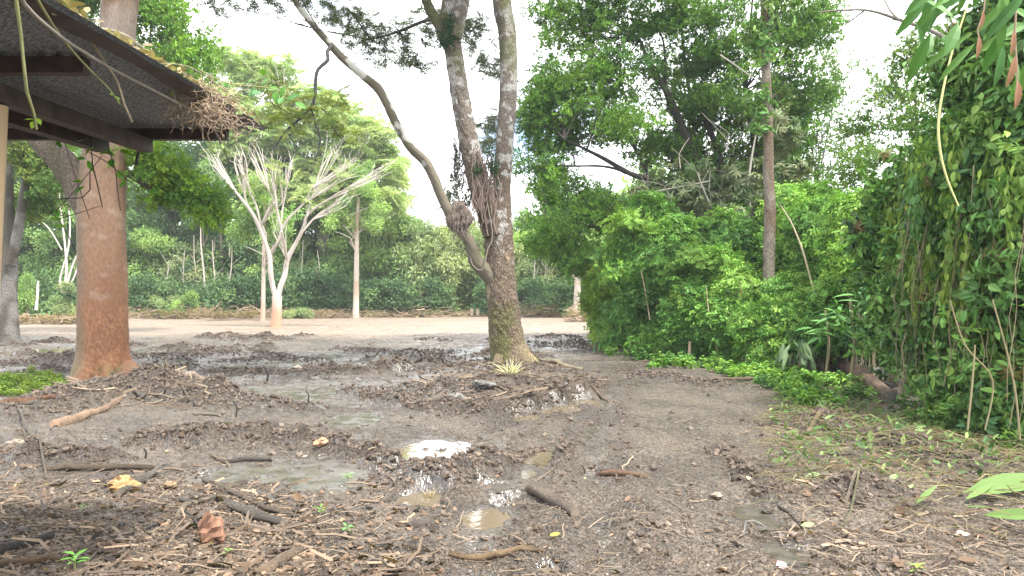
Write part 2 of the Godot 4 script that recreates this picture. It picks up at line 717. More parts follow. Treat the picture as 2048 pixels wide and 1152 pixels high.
func make_materials() -> void:
	var m := plain_mat("mud", Color.WHITE, 1.0, true)
	m.albedo_texture = noise_tex(0.05, 6, 1024, [[0.0, 0.45], [0.4, 0.74], [0.55, 0.95], [0.7, 1.0], [1.0, 1.0]])
	m.roughness_texture = noise_tex(0.008, 5, 1024, [[0.0, 0.28], [0.4, 0.45], [0.6, 0.72], [1.0, 0.95]], FastNoiseLite.TYPE_SIMPLEX_SMOOTH, 9)
	m.heightmap_enabled = true
	m.heightmap_scale = 3.0
	m.heightmap_texture = noise_tex(0.06, 6, 1024, [], FastNoiseLite.TYPE_SIMPLEX_SMOOTH, 5)
	m.uv1_scale = Vector3(0.47, 0.47, 1)
	var dm: StandardMaterial3D = m.duplicate()
	dm.resource_name = "damp_mud"
	dm.metallic_specular = 0.65
	dm.heightmap_scale = 1.2
	dm.roughness_texture = noise_tex(0.012, 5, 1024, [[0.0, 0.16], [0.45, 0.27], [0.6, 0.4], [1.0, 0.6]], FastNoiseLite.TYPE_SIMPLEX_SMOOTH, 19)
	mats.damp_mud = dm
	m = plain_mat("water", Color(0.11, 0.088, 0.058), 0.06)
	m.metallic_specular = 0.37
	m.uv1_triplanar = true
	m.uv1_world_triplanar = true
	m.heightmap_enabled = true
	m.heightmap_scale = 0.06
	m.heightmap_texture = noise_tex(0.02, 3, 512, [], FastNoiseLite.TYPE_SIMPLEX_SMOOTH, 44)
	m = plain_mat("wet", Color(0.085, 0.072, 0.058), 1.0)
	m.metallic_specular = 0.7
	m.uv1_triplanar = true
	m.uv1_world_triplanar = true
	m.uv1_scale = Vector3(0.5, 0.5, 0.5)
	m.albedo_texture = noise_tex(0.02, 5, 512, [[0.0, 0.6], [0.5, 0.85], [1.0, 1.0]], FastNoiseLite.TYPE_SIMPLEX_SMOOTH, 31)
	m.roughness_texture = noise_tex(0.012, 5, 512, [[0.0, 0.12], [0.45, 0.22], [0.6, 0.32], [1.0, 0.45]], FastNoiseLite.TYPE_SIMPLEX_SMOOTH, 32)
	m.heightmap_enabled = true
	m.heightmap_scale = 0.12
	m.heightmap_texture = noise_tex(0.03, 4, 512, [], FastNoiseLite.TYPE_SIMPLEX_SMOOTH, 33)
	for k in [["leaf", 0.5, 0.75], ["leaf_far", 0.6, 0.8], ["leaf_gloss", 0.4, 0.4]]:
		m = plain_mat(k[0], Color.WHITE, k[1], true)
		m.metallic_specular = 0.3
		m.backlight_enabled = true
		m.backlight = Color(k[2] * 0.95, k[2], k[2] * 0.5)
	plain_mat("twig", Color.WHITE, 0.85, true)
	m = plain_mat("stone", Color.WHITE, 0.85, true)
	m.metallic_specular = 0.25
	m = plain_mat("clod", Color.WHITE, 0.62, true)
	m = plain_mat("bark_rough", Color.WHITE, 0.85, true)
	m.albedo_texture = noise_tex(0.035, 5, 512, [[0.0, 0.4], [0.4, 0.75], [0.7, 1.0], [1.0, 1.0]])
	m.heightmap_enabled = true
	m.heightmap_scale = 3.0
	m.heightmap_texture = noise_tex(0.035, 5, 512, [], FastNoiseLite.TYPE_SIMPLEX_SMOOTH, 21)
	m.uv1_scale = Vector3(4, 0.7, 1)
	m = plain_mat("bark_fine", Color.WHITE, 0.8, true)
	m.albedo_texture = noise_tex(0.02, 6, 512, [[0.0, 0.84], [0.45, 0.94], [0.7, 1.0], [1.0, 1.0]], FastNoiseLite.TYPE_SIMPLEX_SMOOTH, 8)
	m.heightmap_enabled = true
	m.heightmap_scale = 0.3
	m.heightmap_texture = noise_tex(0.03, 5, 512, [], FastNoiseLite.TYPE_SIMPLEX_SMOOTH, 22)
	m.uv1_scale = Vector3(4, 0.8, 1)
	m = plain_mat("sheet", Color(0.27, 0.30, 0.33), 0.75)
	m.albedo_texture = noise_tex(0.045, 4, 1024, [[0.0, 0.55], [0.42, 0.66], [0.58, 0.95], [1.0, 1.0]])
	m.uv1_triplanar = true
	m.uv1_world_triplanar = true
	m.uv1_scale = Vector3(1.1, 1.1, 1.1)
	m = plain_mat("steel", Color(0.075, 0.05, 0.045), 0.6)
	m.albedo_texture = noise_tex(0.01, 5, 512, [[0.0, 0.5], [0.5, 0.8], [1.0, 1.0]], FastNoiseLite.TYPE_SIMPLEX_SMOOTH, 14)
	m.uv1_triplanar = true
	m.uv1_scale = Vector3(1.5, 1.5, 1.5)
	m = plain_mat("post_paint", Color(0.42, 0.30, 0.17), 0.6)
	plain_mat("white_scrap", Color(0.7, 0.69, 0.68), 0.5)
	plain_mat("pink_scrap", Color(0.6, 0.2, 0.25), 0.5)
	plain_mat("hill", Color(0.06, 0.09, 0.04), 0.9)


# ------------------------------------------------------------------ trees
func wander(nz: float, s: float) -> Array:
	return [Vector3(rf(-nz, nz), 0, rf(-nz, nz)) * s]


func bark_disp(amount: float, furrow: float, around: float, tall: float) -> Callable:
	return func(p: Vector3, a: float, along: float, r: float) -> float:
		var k := n_bark.get_noise_3d(cos(a) * around, along * tall, sin(a) * around)
		var b := n_bark.get_noise_3d(cos(a) * 1.2 + 40, along * 0.7, sin(a) * 1.2)
		return r * (1.0 + amount * b) + furrow * k


func make_left_tree() -> void:
	var d := 13.3
	var foot := G(207, 766)
	var o := thing("mud_stained_tree", foot, "thick straight tree trunk stained reddish brown with mud, in front of the field at left", "tree")
	var g := Geo.new()
	var pts := [[208, 775, 120], [208, 762, 108], [208, 740, 100], [207, 700, 94], [206, 640, 90], [205, 560, 88], [204, 480, 87], [203, 400, 90], [208, 330, 86], [215, 260, 76], [226, 180, 68], [234, 90, 62], [240, 0, 66], [250, -120, 62], [262, -260, 50]]
	var col := func(p: Vector3, a: float, along: float, n: Vector3) -> Color:
		var hgt := p.y
		var top := Color(0.225, 0.135, 0.083)
		var low := Color(0.205, 0.088, 0.040)
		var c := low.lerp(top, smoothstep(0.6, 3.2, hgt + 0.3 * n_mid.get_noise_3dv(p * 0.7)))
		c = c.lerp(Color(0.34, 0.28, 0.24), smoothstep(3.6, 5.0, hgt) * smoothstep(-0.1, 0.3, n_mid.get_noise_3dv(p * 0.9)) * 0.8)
		var spot := n_fine.get_noise_3dv(p * Vector3(4.2, 2.6, 4.2)) + 0.35 * n_mid.get_noise_3dv(p * 1.2)
		if hgt < 1.3:
			c = c.lerp(Color(0.33, 0.165, 0.08), smoothstep(0.1, 0.35, spot + 0.12 * (1.0 - hgt)) * 0.5)
			c = c.lerp(Color(0.12, 0.06, 0.035), smoothstep(0.08, 0.3, -spot) * 0.55)
		else:
			c = c.lerp(Color(0.45, 0.40, 0.34), smoothstep(0.2, 0.35, n_mid.get_noise_3dv(p * Vector3(1.8, 3.0, 1.8)) - 0.05) * 0.16)
		# the left side's shade painted in as darker bark, with mossy grey
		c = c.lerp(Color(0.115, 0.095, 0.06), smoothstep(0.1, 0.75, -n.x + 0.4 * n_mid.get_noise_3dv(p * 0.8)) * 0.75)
		c = c.lerp(Color(0.10, 0.11, 0.03), (1.0 - smoothstep(0.0, 0.5, hgt)) * smoothstep(0.0, 0.4, n_mid.get_noise_3dv(p * 1.5)) * 0.7)
		return c
	var disp := func(p: Vector3, a: float, along: float, r: float) -> float:
		var b := n_bark.get_noise_3d(cos(a) * 1.1 + 40, along * 0.5, sin(a) * 1.1)
		var f := n_bark.get_noise_3d(cos(a) * 7.0, along * 4.5, sin(a) * 7.0)
		var flare := (1.0 - smoothstep(0.0, 0.7, along))
		return r * (1.0 + 0.06 * b + flare * (0.08 + 0.2 * sin(a * 5.0 + 0.8 + 2.0 * b))) + 0.012 * f * (1.0 - 0.6 * smoothstep(1.0, 3.0, along))
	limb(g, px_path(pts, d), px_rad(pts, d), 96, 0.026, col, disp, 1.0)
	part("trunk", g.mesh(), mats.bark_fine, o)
	g = Geo.new()
	var arm := [[190, 440, 60], [165, 385, 58], [130, 330, 52], [88, 285, 46], [40, 225, 38], [-30, 140, 30], [-110, 20, 22], [-180, -140, 14], [-220, -300, 5]]
	limb(g, px_path(arm, d, -0.6), px_rad(arm, d), 28, 0.06, func(p, a, al, n): return Color(0.2, 0.15, 0.115).lerp(Color(0.12, 0.11, 0.06), smoothstep(-0.1, 0.3, n_mid.get_noise_3dv(p))), bark_disp(0.08, 0.02, 3.0, 3.0), 1.0)
	part("bough", g.mesh(), mats.bark_rough, o)
	g = Geo.new()
	var root := [[255, 745, 50], [272, 757, 34], [290, 766, 18]]
	for r in [root]:
		g = Geo.new()
		limb(g, px_path(r, d - 0.22, -0.35), px_rad(r, d), 16, 0.05, func(p, a, al, n): return Color(0.14, 0.062, 0.03).lerp(Color(0.1, 0.075, 0.03), smoothstep(-0.1, 0.3, n_mid.get_noise_3dv(p * 1.5))), bark_disp(0.12, 0.02, 2.0, 3.0), 1.0)
		part("root", g.mesh(), mats.bark_fine, o)
	# the low leafy bough that hangs right of the trunk, and the high crown over the roof
	var low_b := px_clumps([[300, 330, 13.6, 40, 35], [350, 350, 13.8, 55, 45], [400, 385, 14.0, 45, 40], [330, 400, 13.8, 50, 28], [425, 435, 14.1, 28, 24], [300, 290, 13.4, 40, 30]], 0.5)
	g = Geo.new()
	var bough := [[235, 330, 18], [290, 370, 10], [350, 395, 7], [420, 440, 3]]
	limb(g, px_path(bough, 13.3, 0.8), px_rad(bough, 13.6), 7, 0.2, Color(0.06, 0.05, 0.04))
	reach_branches(g, px_path(bough, 13.3, 0.8), low_b, 2, 0.012, Color(0.06, 0.05, 0.04))
	part("low_branch", g.mesh(), mats.twig, o)
	crown(o, "low_foliage", "broad", "leaf", low_b, 330, Vector2(0.26, 0.42), [Color(0.13, 0.25, 0.035), Color(0.2, 0.33, 0.04), Color(0.09, 0.19, 0.04)], 9, 0.5)
	var high := px_clumps([[60, -250, 13, 250, 90, 2.5], [330, -230, 13, 220, 80, 2.5], [560, -330, 12, 260, 80, 3.0], [150, -330, 10, 300, 90, 3.0], [420, -120, 15, 150, 50, 2.0]], 2.0)
	g = Geo.new()
	reach_branches(g, [P(262, -250, d), P(250, -120, d), P(-30, 140, d - 0.6)], high, 5, 0.07, Color(0.14, 0.11, 0.09))
	part("branches", g.mesh(), mats.twig, o)
	crown(o, "crown", "broad", "leaf", high, 650, Vector2(0.45, 0.7), [Color(0.11, 0.22, 0.04), Color(0.15, 0.28, 0.05)], 14, 0.3)


func make_center_tree() -> void:
	var d := 15.5
	var foot := G(1020, 741)
	var o := thing("forked_tree", foot, "tall rough-barked tree in the middle of the mud, forking into three limbs", "tree")
	var lichen := func(p: Vector3, a: float, along: float, n: Vector3) -> Color:
		var h := p.y
		var base := Color(0.145, 0.10, 0.068).lerp(Color(0.205, 0.15, 0.108), clampf(0.5 + n_mid.get_noise_3dv(p * 0.8), 0, 1))
		base = base.lerp(Color(0.25, 0.205, 0.17), smoothstep(3.5, 5.5, h))
		# grey-white lichen, thicker higher up
		var l := 1.15 * n_fine.get_noise_3dv(p * 0.7) + 0.5 * n_mid.get_noise_3dv(p * 0.7 + Vector3(7, 0, 3))
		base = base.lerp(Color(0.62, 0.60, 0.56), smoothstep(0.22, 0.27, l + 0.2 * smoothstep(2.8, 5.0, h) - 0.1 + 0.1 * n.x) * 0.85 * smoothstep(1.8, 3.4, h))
		base = base.lerp(Color(0.13, 0.135, 0.03), smoothstep(0.0, 0.4, n_mid.get_noise_3dv(p * 0.9 + Vector3(0, 5, 0)) + 0.15) * (1.0 - smoothstep(0.3, 2.6, h)) * 0.8)
		base = base.lerp(Color(0.36, 0.29, 0.15), (1.0 - smoothstep(0.0, 1.3, h)) * smoothstep(0.1, 0.9, n.x) * 0.7)  # right side of the foot painted lighter, as the sun lights it
		base = base.lerp(Color(0.50, 0.36, 0.22), smoothstep(0.34, 0.45, n_mid.get_noise_3dv(p * Vector3(1.6, 0.7, 1.6) + Vector3(3, 1, 8))) * (1.0 - smoothstep(1.5, 3.8, h)) * 0.8)
		base = base.lerp(Color(0.17, 0.19, 0.06), smoothstep(5.2, 7.0, h) * smoothstep(-0.1, 0.3, n_mid.get_noise_3dv(p * 0.6)) * 0.8)
		return base
	var disp := func(p: Vector3, a: float, along: float, r: float) -> float:
		var b := n_bark.get_noise_3d(cos(a) * 1.1 + 40, along * 0.6, sin(a) * 1.1)
		var f := absf(n_bark.get_noise_3d(cos(a) * 9.0, along * 2.2, sin(a) * 9.0))
		var g2 := n_bark.get_noise_3d(cos(a) * 5.0 + 9, along * 6.0, sin(a) * 5.0)
		var low := 1.0 - 0.75 * smoothstep(2.5, 5.0, along)
		return r * (1.0 + 0.05 * b + 0.17 * (1.0 - smoothstep(0.0, 0.6, along)) * sin(a * 4.0 + 2.2)) - low * (0.05 * f - 0.02 * g2 - 0.012)
	var g := Geo.new()
	var main := [[1028, 755, 120], [1026, 738, 100], [1021, 715, 80], [1015, 690, 70], [1010, 650, 64], [1006, 610, 61], [1002, 570, 60], [1000, 530, 58], [998, 490, 56], [998, 450, 53], [999, 410, 46], [1003, 370, 37], [1010, 278, 35], [1017, 174, 35], [1015, 70, 36], [1006, 20, 38], [998, -60, 34], [985, -180, 28], [975, -330, 20]]
	limb(g, px_path(main, d), px_rad(main, d), 60, 0.035, lichen, disp)
	part("trunk", g.mesh(), mats.bark_rough, o)
	g = Geo.new()
	var mid := [[990, 470, 40], [978, 430, 44], [965, 390, 43], [951, 345, 40], [933, 260, 37], [921, 194, 35], [908, 110, 35], [902, 65, 38], [900, 30, 40], [905, -30, 32], [915, -120, 26], [930, -260, 18]]
	limb(g, px_path(mid, d - 0.15), px_rad(mid, d), 44, 0.035, lichen, disp)
	part("middle_limb", g.mesh(), mats.bark_rough, o)
	g = Geo.new()
	var sub := [[898, 90, 24], [880, 55, 19], [858, 15, 18], [840, -40, 16], [810, -140, 13], [780, -260, 9]]
	limb(g, px_path(sub, d - 0.25), px_rad(sub, d), 24, 0.05, lichen, disp)
	part("upper_limb", g.mesh(), mats.bark_rough, o)
	g = Geo.new()
	var sub2 := [[908, 75, 26], [919, 30, 26], [930, -10, 24], [955, -120, 18]]
	limb(g, px_path(sub2, d - 0.35), px_rad(sub2, d), 24, 0.05, lichen, disp)
	part("upper_limb", g.mesh(), mats.bark_rough, o)
	g = Geo.new()
	var left := [[985, 560, 34], [968, 540, 36], [951, 520, 32], [940, 486, 25], [912, 449, 26], [888, 405, 22], [867, 354, 21], [850, 323, 22], [822, 295, 20], [794, 250, 19], [774, 208, 19], [756, 177, 20], [732, 156, 17], [687, 118, 16], [659, 87, 15], [628, 52, 13], [600, 17, 12], [565, -40, 11], [500, -140, 9], [430, -230, 6]]
	var lr := px_rad(left, d)
	for k in lr.size(): lr[k] *= 0.86
	limb(g, px_path(left, d - 0.1, -1.6), lr, 30, 0.035, func(p, a, al, n):
		var c := Color(0.095, 0.082, 0.052).lerp(Color(0.155, 0.13, 0.095), clampf(0.5 + n_mid.get_noise_3dv(p), 0, 1))
		var l := n_fine.get_noise_3dv(p * 0.4) + 0.5 * n_mid.get_noise_3dv(p * 0.7)
		return c.lerp(Color(0.5, 0.5, 0.45), smoothstep(0.24, 0.34, l) * 0.8 * smoothstep(3.2, 4.2, p.y)), bark_disp(0.05, 0.012, 4.0, 4.0))
	part("leaning_limb", g.mesh(), mats.bark_fine, o)
	# roots that spread into the mound
	g = Geo.new()
	for r in [[[1045, 715, 26], [1062, 735, 18], [1090, 752, 10]], [[1000, 715, 24], [988, 738, 16], [968, 752, 9]], [[1035, 725, 24], [1048, 748, 16], [1060, 765, 8]]]:
		g = Geo.new()
		limb(g, px_path(r, d - 0.25, -0.5), px_rad(r, d), 12, 0.06, Color(0.26, 0.2, 0.11), bark_disp(0.1, 0.02, 3.0, 3.0))
		part("root", g.mesh(), mats.bark_rough, o)
	# dark crooked dead branch that hangs from the leaning limb
	g = Geo.new()
	var dk := Color(0.045, 0.04, 0.045)
	var hang := [[664, 92, 9], [654, 104, 8], [656, 120, 8], [636, 139, 7], [631, 163, 7], [630, 190, 6], [622, 215, 6], [600, 238, 5], [572, 262, 4], [545, 300, 2]]
	limb(g, px_path(hang, d - 1.6, -0.8), px_rad(hang, d - 1.6), 8, 0.08, dk)
	for t in [[[622, 215, 4], [630, 245, 3], [640, 278, 3], [634, 310, 2], [628, 330, 1.5]], [[622, 212, 3], [650, 222, 2.5], [662, 250, 2], [690, 285, 1.5]], [[600, 238, 3], [585, 232, 2], [560, 215, 1.5], [530, 200, 1]], [[572, 262, 2.5], [590, 290, 1.5], [585, 310, 1]], [[610, 228, 2.5], [560, 240, 2], [520, 252, 1]]]:
		limb(g, px_path(t, d - 2.1, -0.3), px_rad(t, d - 2.0), 6, 0.1, dk)
	part("hanging_branch", g.mesh(), mats.twig, o)
	crown(o, "hanging_foliage", "feather", "leaf", px_clumps([[560, 190, 13.2, 45, 30], [640, 225, 13.3, 55, 35], [560, 250, 13.2, 45, 25], [690, 200, 13.4, 45, 25], [690, 260, 13.4, 30, 25]], 0.5), 105, Vector2(0.18, 0.34), [Color(0.24, 0.30, 0.06), Color(0.28, 0.32, 0.09), Color(0.16, 0.25, 0.06)], 16, 0.75, 0.7)
	# thin high foliage between and beyond the limbs
	var c1 := px_clumps([[740, 60, 17, 60, 30], [760, 100, 17, 60, 25], [830, 75, 17, 50, 35], [700, 20, 16, 60, 25], [830, 120, 17, 45, 18], [960, 70, 17, 40, 45], [985, 130, 17, 40, 25], [900, 30, 17, 60, 20], [520, 0, 15, 60, 14], [430, 10, 15, 40, 12], [985, 240, 19, 30, 35], [970, 290, 19, 25, 18], [620, -20, 15, 60, 20]], 0.7)
	g = Geo.new()
	var br := [[890, 30, 9], [840, 45, 7], [800, 62, 6], [740, 78, 3], [700, 70, 2]]
	limb(g, px_path(br, d + 0.4, 1.4), px_rad(br, d + 1), 7, 0.15, Color(0.08, 0.075, 0.07))
	reach_branches(g, px_path(br, d + 0.4, 1.4) + [P(908, 110, d), P(1005, 50, d), P(1010, 240, d), P(640, 60, d - 1.5)], c1, 3, 0.014, Color(0.08, 0.075, 0.07))
	tag(part("twigs", g.mesh(), mats.twig, o), "", "", "", "stuff")
	crown(o, "thin_foliage", "feather", "leaf", c1, 820, Vector2(0.16, 0.32), [Color(0.13, 0.17, 0.10), Color(0.11, 0.15, 0.085), Color(0.15, 0.19, 0.10)], 14, 0.7, 0.6)  # greyed greens: veiling glare put into the leaf colour
	var high := px_clumps([[980, -380, 15, 300, 60, 3.0], [700, -330, 15, 260, 60, 3.0], [1180, -300, 16, 200, 50, 3.0], [900, -260, 13, 200, 40, 2.5], [480, -260, 13, 160, 40, 2.0]], 2.5)
	g = Geo.new()
	reach_branches(g, [P(975, -330, d), P(930, -260, d), P(780, -260, d), P(430, -230, d - 1.7)], high, 5, 0.06, Color(0.12, 0.1, 0.08))
	part("branches", g.mesh(), mats.twig, o)
	crown(o, "crown", "feather", "leaf", high, 500, Vector2(0.5, 0.9), [Color(0.08, 0.15, 0.04), Color(0.10, 0.18, 0.045)], 14, 0.3, 0.8)
	# small dark climbing leaves on the middle limb, yellow-green ones in the fork
	crown(o, "climbing_leaves", "broad", "leaf", px_clumps([[893, 70, 15.1, 15, 28, 0.2], [902, 40, 15.1, 8, 28, 0.2], [985, 330, 15.1, 12, 40, 0.15], [955, 350, 15.2, 6, 30, 0.15]], 0.2), 90, Vector2(0.16, 0.26), [Color(0.035, 0.09, 0.05), Color(0.05, 0.11, 0.045)], 6, 0.6)
	g = Geo.new()
	for k in 40:
		var x0 := rf(950, 990)
		var y0 := rf(290, 360)
		var l: Array = [[x0, y0, 2]]
		for j in 5:
			l.append([l[j][0] + rf(-7, 9), l[j][1] + rf(10, 26), rf(1.2, 2.2)])
		limb(g, px_path(l, d - 0.38, -0.05), px_rad(l, d), 4, 0.2, Color(0.17, 0.125, 0.105) * rf(0.7, 1.3))
	var loop := [[975, 130, 2], [973, 400, 2.5], [985, 470, 2.5], [975, 500, 2.5], [965, 540, 2.5], [945, 530, 2], [940, 500, 2]]
	limb(g, px_path(loop.slice(1), d - 0.4), px_rad(loop.slice(1), d), 5, 0.1, Color(0.2, 0.17, 0.13))
	part("dry_climber", g.mesh(), mats.twig, o)
	# thread-like hanging creeper between the limbs
	g = Geo.new()
	for k in 26:
		var x0 := rf(905, 925)
		var y0 := rf(270, 300)
		var l: Array = [[x0, y0, 1.4]]
		for j in 5:
			l.append([l[j][0] + rf(-4, 5), l[j][1] + rf(14, 26), rf(0.9, 1.6)])
		limb(g, px_path(l, d - 0.1), px_rad(l, d), 3, 0.3, Color(0.13, 0.12, 0.11))
	part("creeper_stems", g.mesh(), mats.twig, o)
	crown(o, "creeper_leaves", "vine", "leaf", px_clumps([[912, 340, 15.4, 10, 55, 0.1], [900, 400, 15.4, 14, 25, 0.1], [935, 400, 15.4, 12, 25, 0.1]], 0.1), 34, Vector2(0.3, 0.5), [Color(0.12, 0.13, 0.10), Color(0.09, 0.11, 0.07)], 8, 0.5, 1.0)
	# nest
	var nest := thing("termite_nest", P(916, 438, d - 0.45), "dark brown shaggy nest lump lodged in the crook of the leaning limb", "nest")
	g = Geo.new()
	var c := P(918, 436, d - 0.45)
	var sph := SphereMesh.new()
	sph.radial_segments = 48
	sph.rings = 32
	var arr := sph.get_mesh_arrays()
	var sv: PackedVector3Array = arr[Mesh.ARRAY_VERTEX]
	for p in sv:
		var q := p * 2.0
		var r := 1.0 + 0.28 * n_mid.get_noise_3dv(q * 0.8) + 0.14 * n_fine.get_noise_3dv(q * Vector3(0.6, 0.12, 0.6))
		if q.y < 0: r *= 1.0 - 0.25 * q.y * q.y
		g.v.append(c + q * Vector3(0.25, 0.33, 0.24) * r)
		g.c.append(Color(0.05, 0.038, 0.03).lerp(Color(0.12, 0.09, 0.075), clampf(0.5 + 1.4 * n_fine.get_noise_3dv(q * Vector3(0.8, 0.2, 0.8)), 0, 1)))
	g.i = arr[Mesh.ARRAY_INDEX]
	part("body", g.mesh(), mats.twig, nest)
	g = Geo.new()
	for k in 170:
		var q := rv()
		q.z = absf(q.z)
		var a := c + q * Vector3(0.26, 0.34, 0.25)
		stick(g, a, a + q * 0.03 + Vector3(rf(-0.04, 0.04), -rf(0.05, 0.16), rf(-0.02, 0.03)), 0.005, 0.002, Color(0.15, 0.12, 0.10) * rf(0.6, 1.5))
	tag(part("loose_fibres", g.mesh(), mats.twig, nest), "", "", "", "stuff")


func make_white_tree() -> void:
	var d := 36.5
	var o := thing("pale_tree", G(552, 653), "pale barked tree with many bare spreading white stems standing on the dry field", "tree")
	var limbs := [
		[[552, 656, 24], [553, 640, 20], [554, 610, 19], [554, 592, 20]],
		[[553, 600, 14], [545, 570, 13], [541, 540, 12.5], [539, 513, 12], [532, 490, 11], [522, 463, 10], [512, 440, 9], [501, 421, 8], [476, 389, 6], [451, 360, 5], [426, 330, 3]],
		[[554, 600, 15], [562, 570, 14], [569, 552, 13.5], [574, 522, 13], [584, 500, 12], [593, 485, 10], [608, 453, 9], [615, 430, 7], [650, 403, 5], [700, 374, 4], [754, 350, 2]],
		[[540, 513, 9], [546, 500, 8.5], [553, 490, 8], [563, 463, 7.5], [558, 440, 7], [554, 421, 6], [551, 392, 5], [546, 360, 4], [542, 330, 2]],
		[[562, 463, 7], [570, 447, 6.5], [579, 435, 6], [611, 403, 5], [625, 375, 4.5], [655, 355, 4], [693, 330, 2]],
		[[532, 490, 6], [530, 465, 6], [521, 445, 5.5], [512, 410, 5], [500, 385, 4.5], [490, 360, 4], [481, 330, 2]],
		[[574, 520, 8], [569, 492, 7], [563, 463, 6]],
		[[614, 432, 5], [617, 417, 5], [625, 392, 4], [643, 335, 3], [665, 310, 2]],
		[[563, 440, 5], [566, 410, 5], [571, 385, 4], [572, 335, 2]],
		[[500, 420, 4], [490, 395, 4], [486, 360, 3], [480, 330, 2]],
		[[593, 480, 5], [625, 440, 5], [650, 420, 4], [680, 405, 2.5]],
		[[522, 450, 4], [540, 420, 3.5], [548, 405, 3]],
		[[554, 421, 4], [540, 385, 3.5], [515, 350, 3], [510, 320, 1.5]],
		[[611, 405, 4], [640, 385, 3.5], [690, 350, 2]],
	]
	var col := func(p: Vector3, a: float, al: float, n: Vector3) -> Color:
		var c := Color(0.50, 0.44, 0.39).lerp(Color(0.42, 0.37, 0.32), smoothstep(-0.1, 0.4, n_mid.get_noise_3dv(p * 0.6)))
		return c.lerp(Color(0.48, 0.24, 0.14), (1.0 - smoothstep(0.6, 1.6, p.y + 0.4 * n_mid.get_noise_3dv(p * 0.5))) * 0.85)
	for k in limbs.size():
		var g := Geo.new()
		var dd: float = 0.0 if k == 0 else [0.5, -0.5, 0.9, -0.8, 0.2, 0.3, -1.0, 0.6][k % 8]
		var lr := px_rad(limbs[k], d)
		for j in lr.size(): lr[j] *= 1.0 if k == 0 else 0.78
		limb(g, px_path(limbs[k], d, dd), lr, 14, 0.2, col)
		part("trunk" if k == 0 else "stem", g.mesh(), mats.bark_fine, o)
	var g := Geo.new()
	for L in limbs.slice(1):
		var e = L[L.size() - 1]
		var e0 = L[L.size() - 3]
		for k in 10:
			var q: Array = [[e0[0], e0[1], 1.6], [e[0] + rf(-16, 16), e[1] + rf(-14, 12), 0.9]]
			q.append([q[1][0] + (e[0] - e0[0]) * rf(0.0, 0.5) + rf(-14, 14), q[1][1] - rf(8, 34), 0.6])
			limb(g, px_path(q, d, rf(-1.5, 1.5)), px_rad(q, d), 4, 0.5, Color(0.52, 0.47, 0.42))
	part("bare_twigs", g.mesh(), mats.twig, o)
	var wisps := px_clumps([[500, 360, 36.5, 40, 25], [560, 350, 36.5, 60, 25], [640, 345, 36.5, 60, 25], [700, 365, 36.5, 40, 20], [600, 385, 36.5, 40, 20]], 1.2)
	crown(o, "thin_foliage", "feather", "leaf_far", wisps, 45, Vector2(0.5, 0.9), [Color(0.36, 0.44, 0.2), Color(0.3, 0.4, 0.2)], 8, 0.5, 0.8)


func far_tree(called: String, at: Vector3, label: String, group: String, h: float, r: float, low: float, trunk_r: float, cols: Array, spray := "clump", count := 190, trunk_col := Color(0.2, 0.17, 0.13), size := Vector2(0.9, 1.5)) -> Node3D:
	var o := thing(called, at, label, "tree", group)
	var g := Geo.new()
	var lean := Vector3(rf(-0.04, 0.04), 0, rf(-0.04, 0.04)) * h
	var top := at + Vector3.UP * h * 0.85 + lean
	limb(g, [at - Vector3.UP * 0.2, at + Vector3.UP * h * 0.3 + lean * 0.6 + rv() * 0.15, top], [trunk_r, trunk_r * 0.75, trunk_r * 0.3], 9, 0.8, trunk_col)
	var clumps: Array = []
	var n := 7
	for k in n:
		var t := (k + 0.5) / n
		var a := k * 2.4 + rf(-0.4, 0.4)
		var bulge := sin(PI * clampf(0.18 + 0.72 * t, 0, 1))
		var c := at + lean * t + Vector3(cos(a) * r * 0.55 * bulge, lerpf(low, h - r * 0.25, t), sin(a) * r * 0.55 * bulge)
		clumps.append([c, Vector3(r * 0.62 * rf(0.8, 1.2), (h - low) * 0.2 * rf(0.8, 1.2), r * 0.62), 1.0])
	reach_branches(g, [at + Vector3.UP * h * 0.35 + lean * 0.5, at + Vector3.UP * h * 0.6 + lean * 0.7, top], clumps, 2, trunk_r * 0.3, trunk_col)
	part("trunk", g.mesh(), mats.twig, o)
	crown(o, "crown", spray, "leaf_far", clumps, count, size, cols, 6, 0.5)
	return o


func again(o: Node3D, at: Vector3, s: float, turn: float, label := "") -> Node3D:
	var c: Node3D = o.duplicate()
	c.name = numbered(String(o.name).rstrip("_0123456789"))
	add_child(c, true)
	c.transform = Transform3D(Basis(Vector3.UP, turn) * Basis.from_scale(Vector3(s, s * rf(0.9, 1.1), s)), at)
	if label: c.set_meta("label", label)
	return c


func flat(x: float, d: float) -> Vector3:
	return Vector3((x - 1024.0) / FOCAL * d, 0, -d)


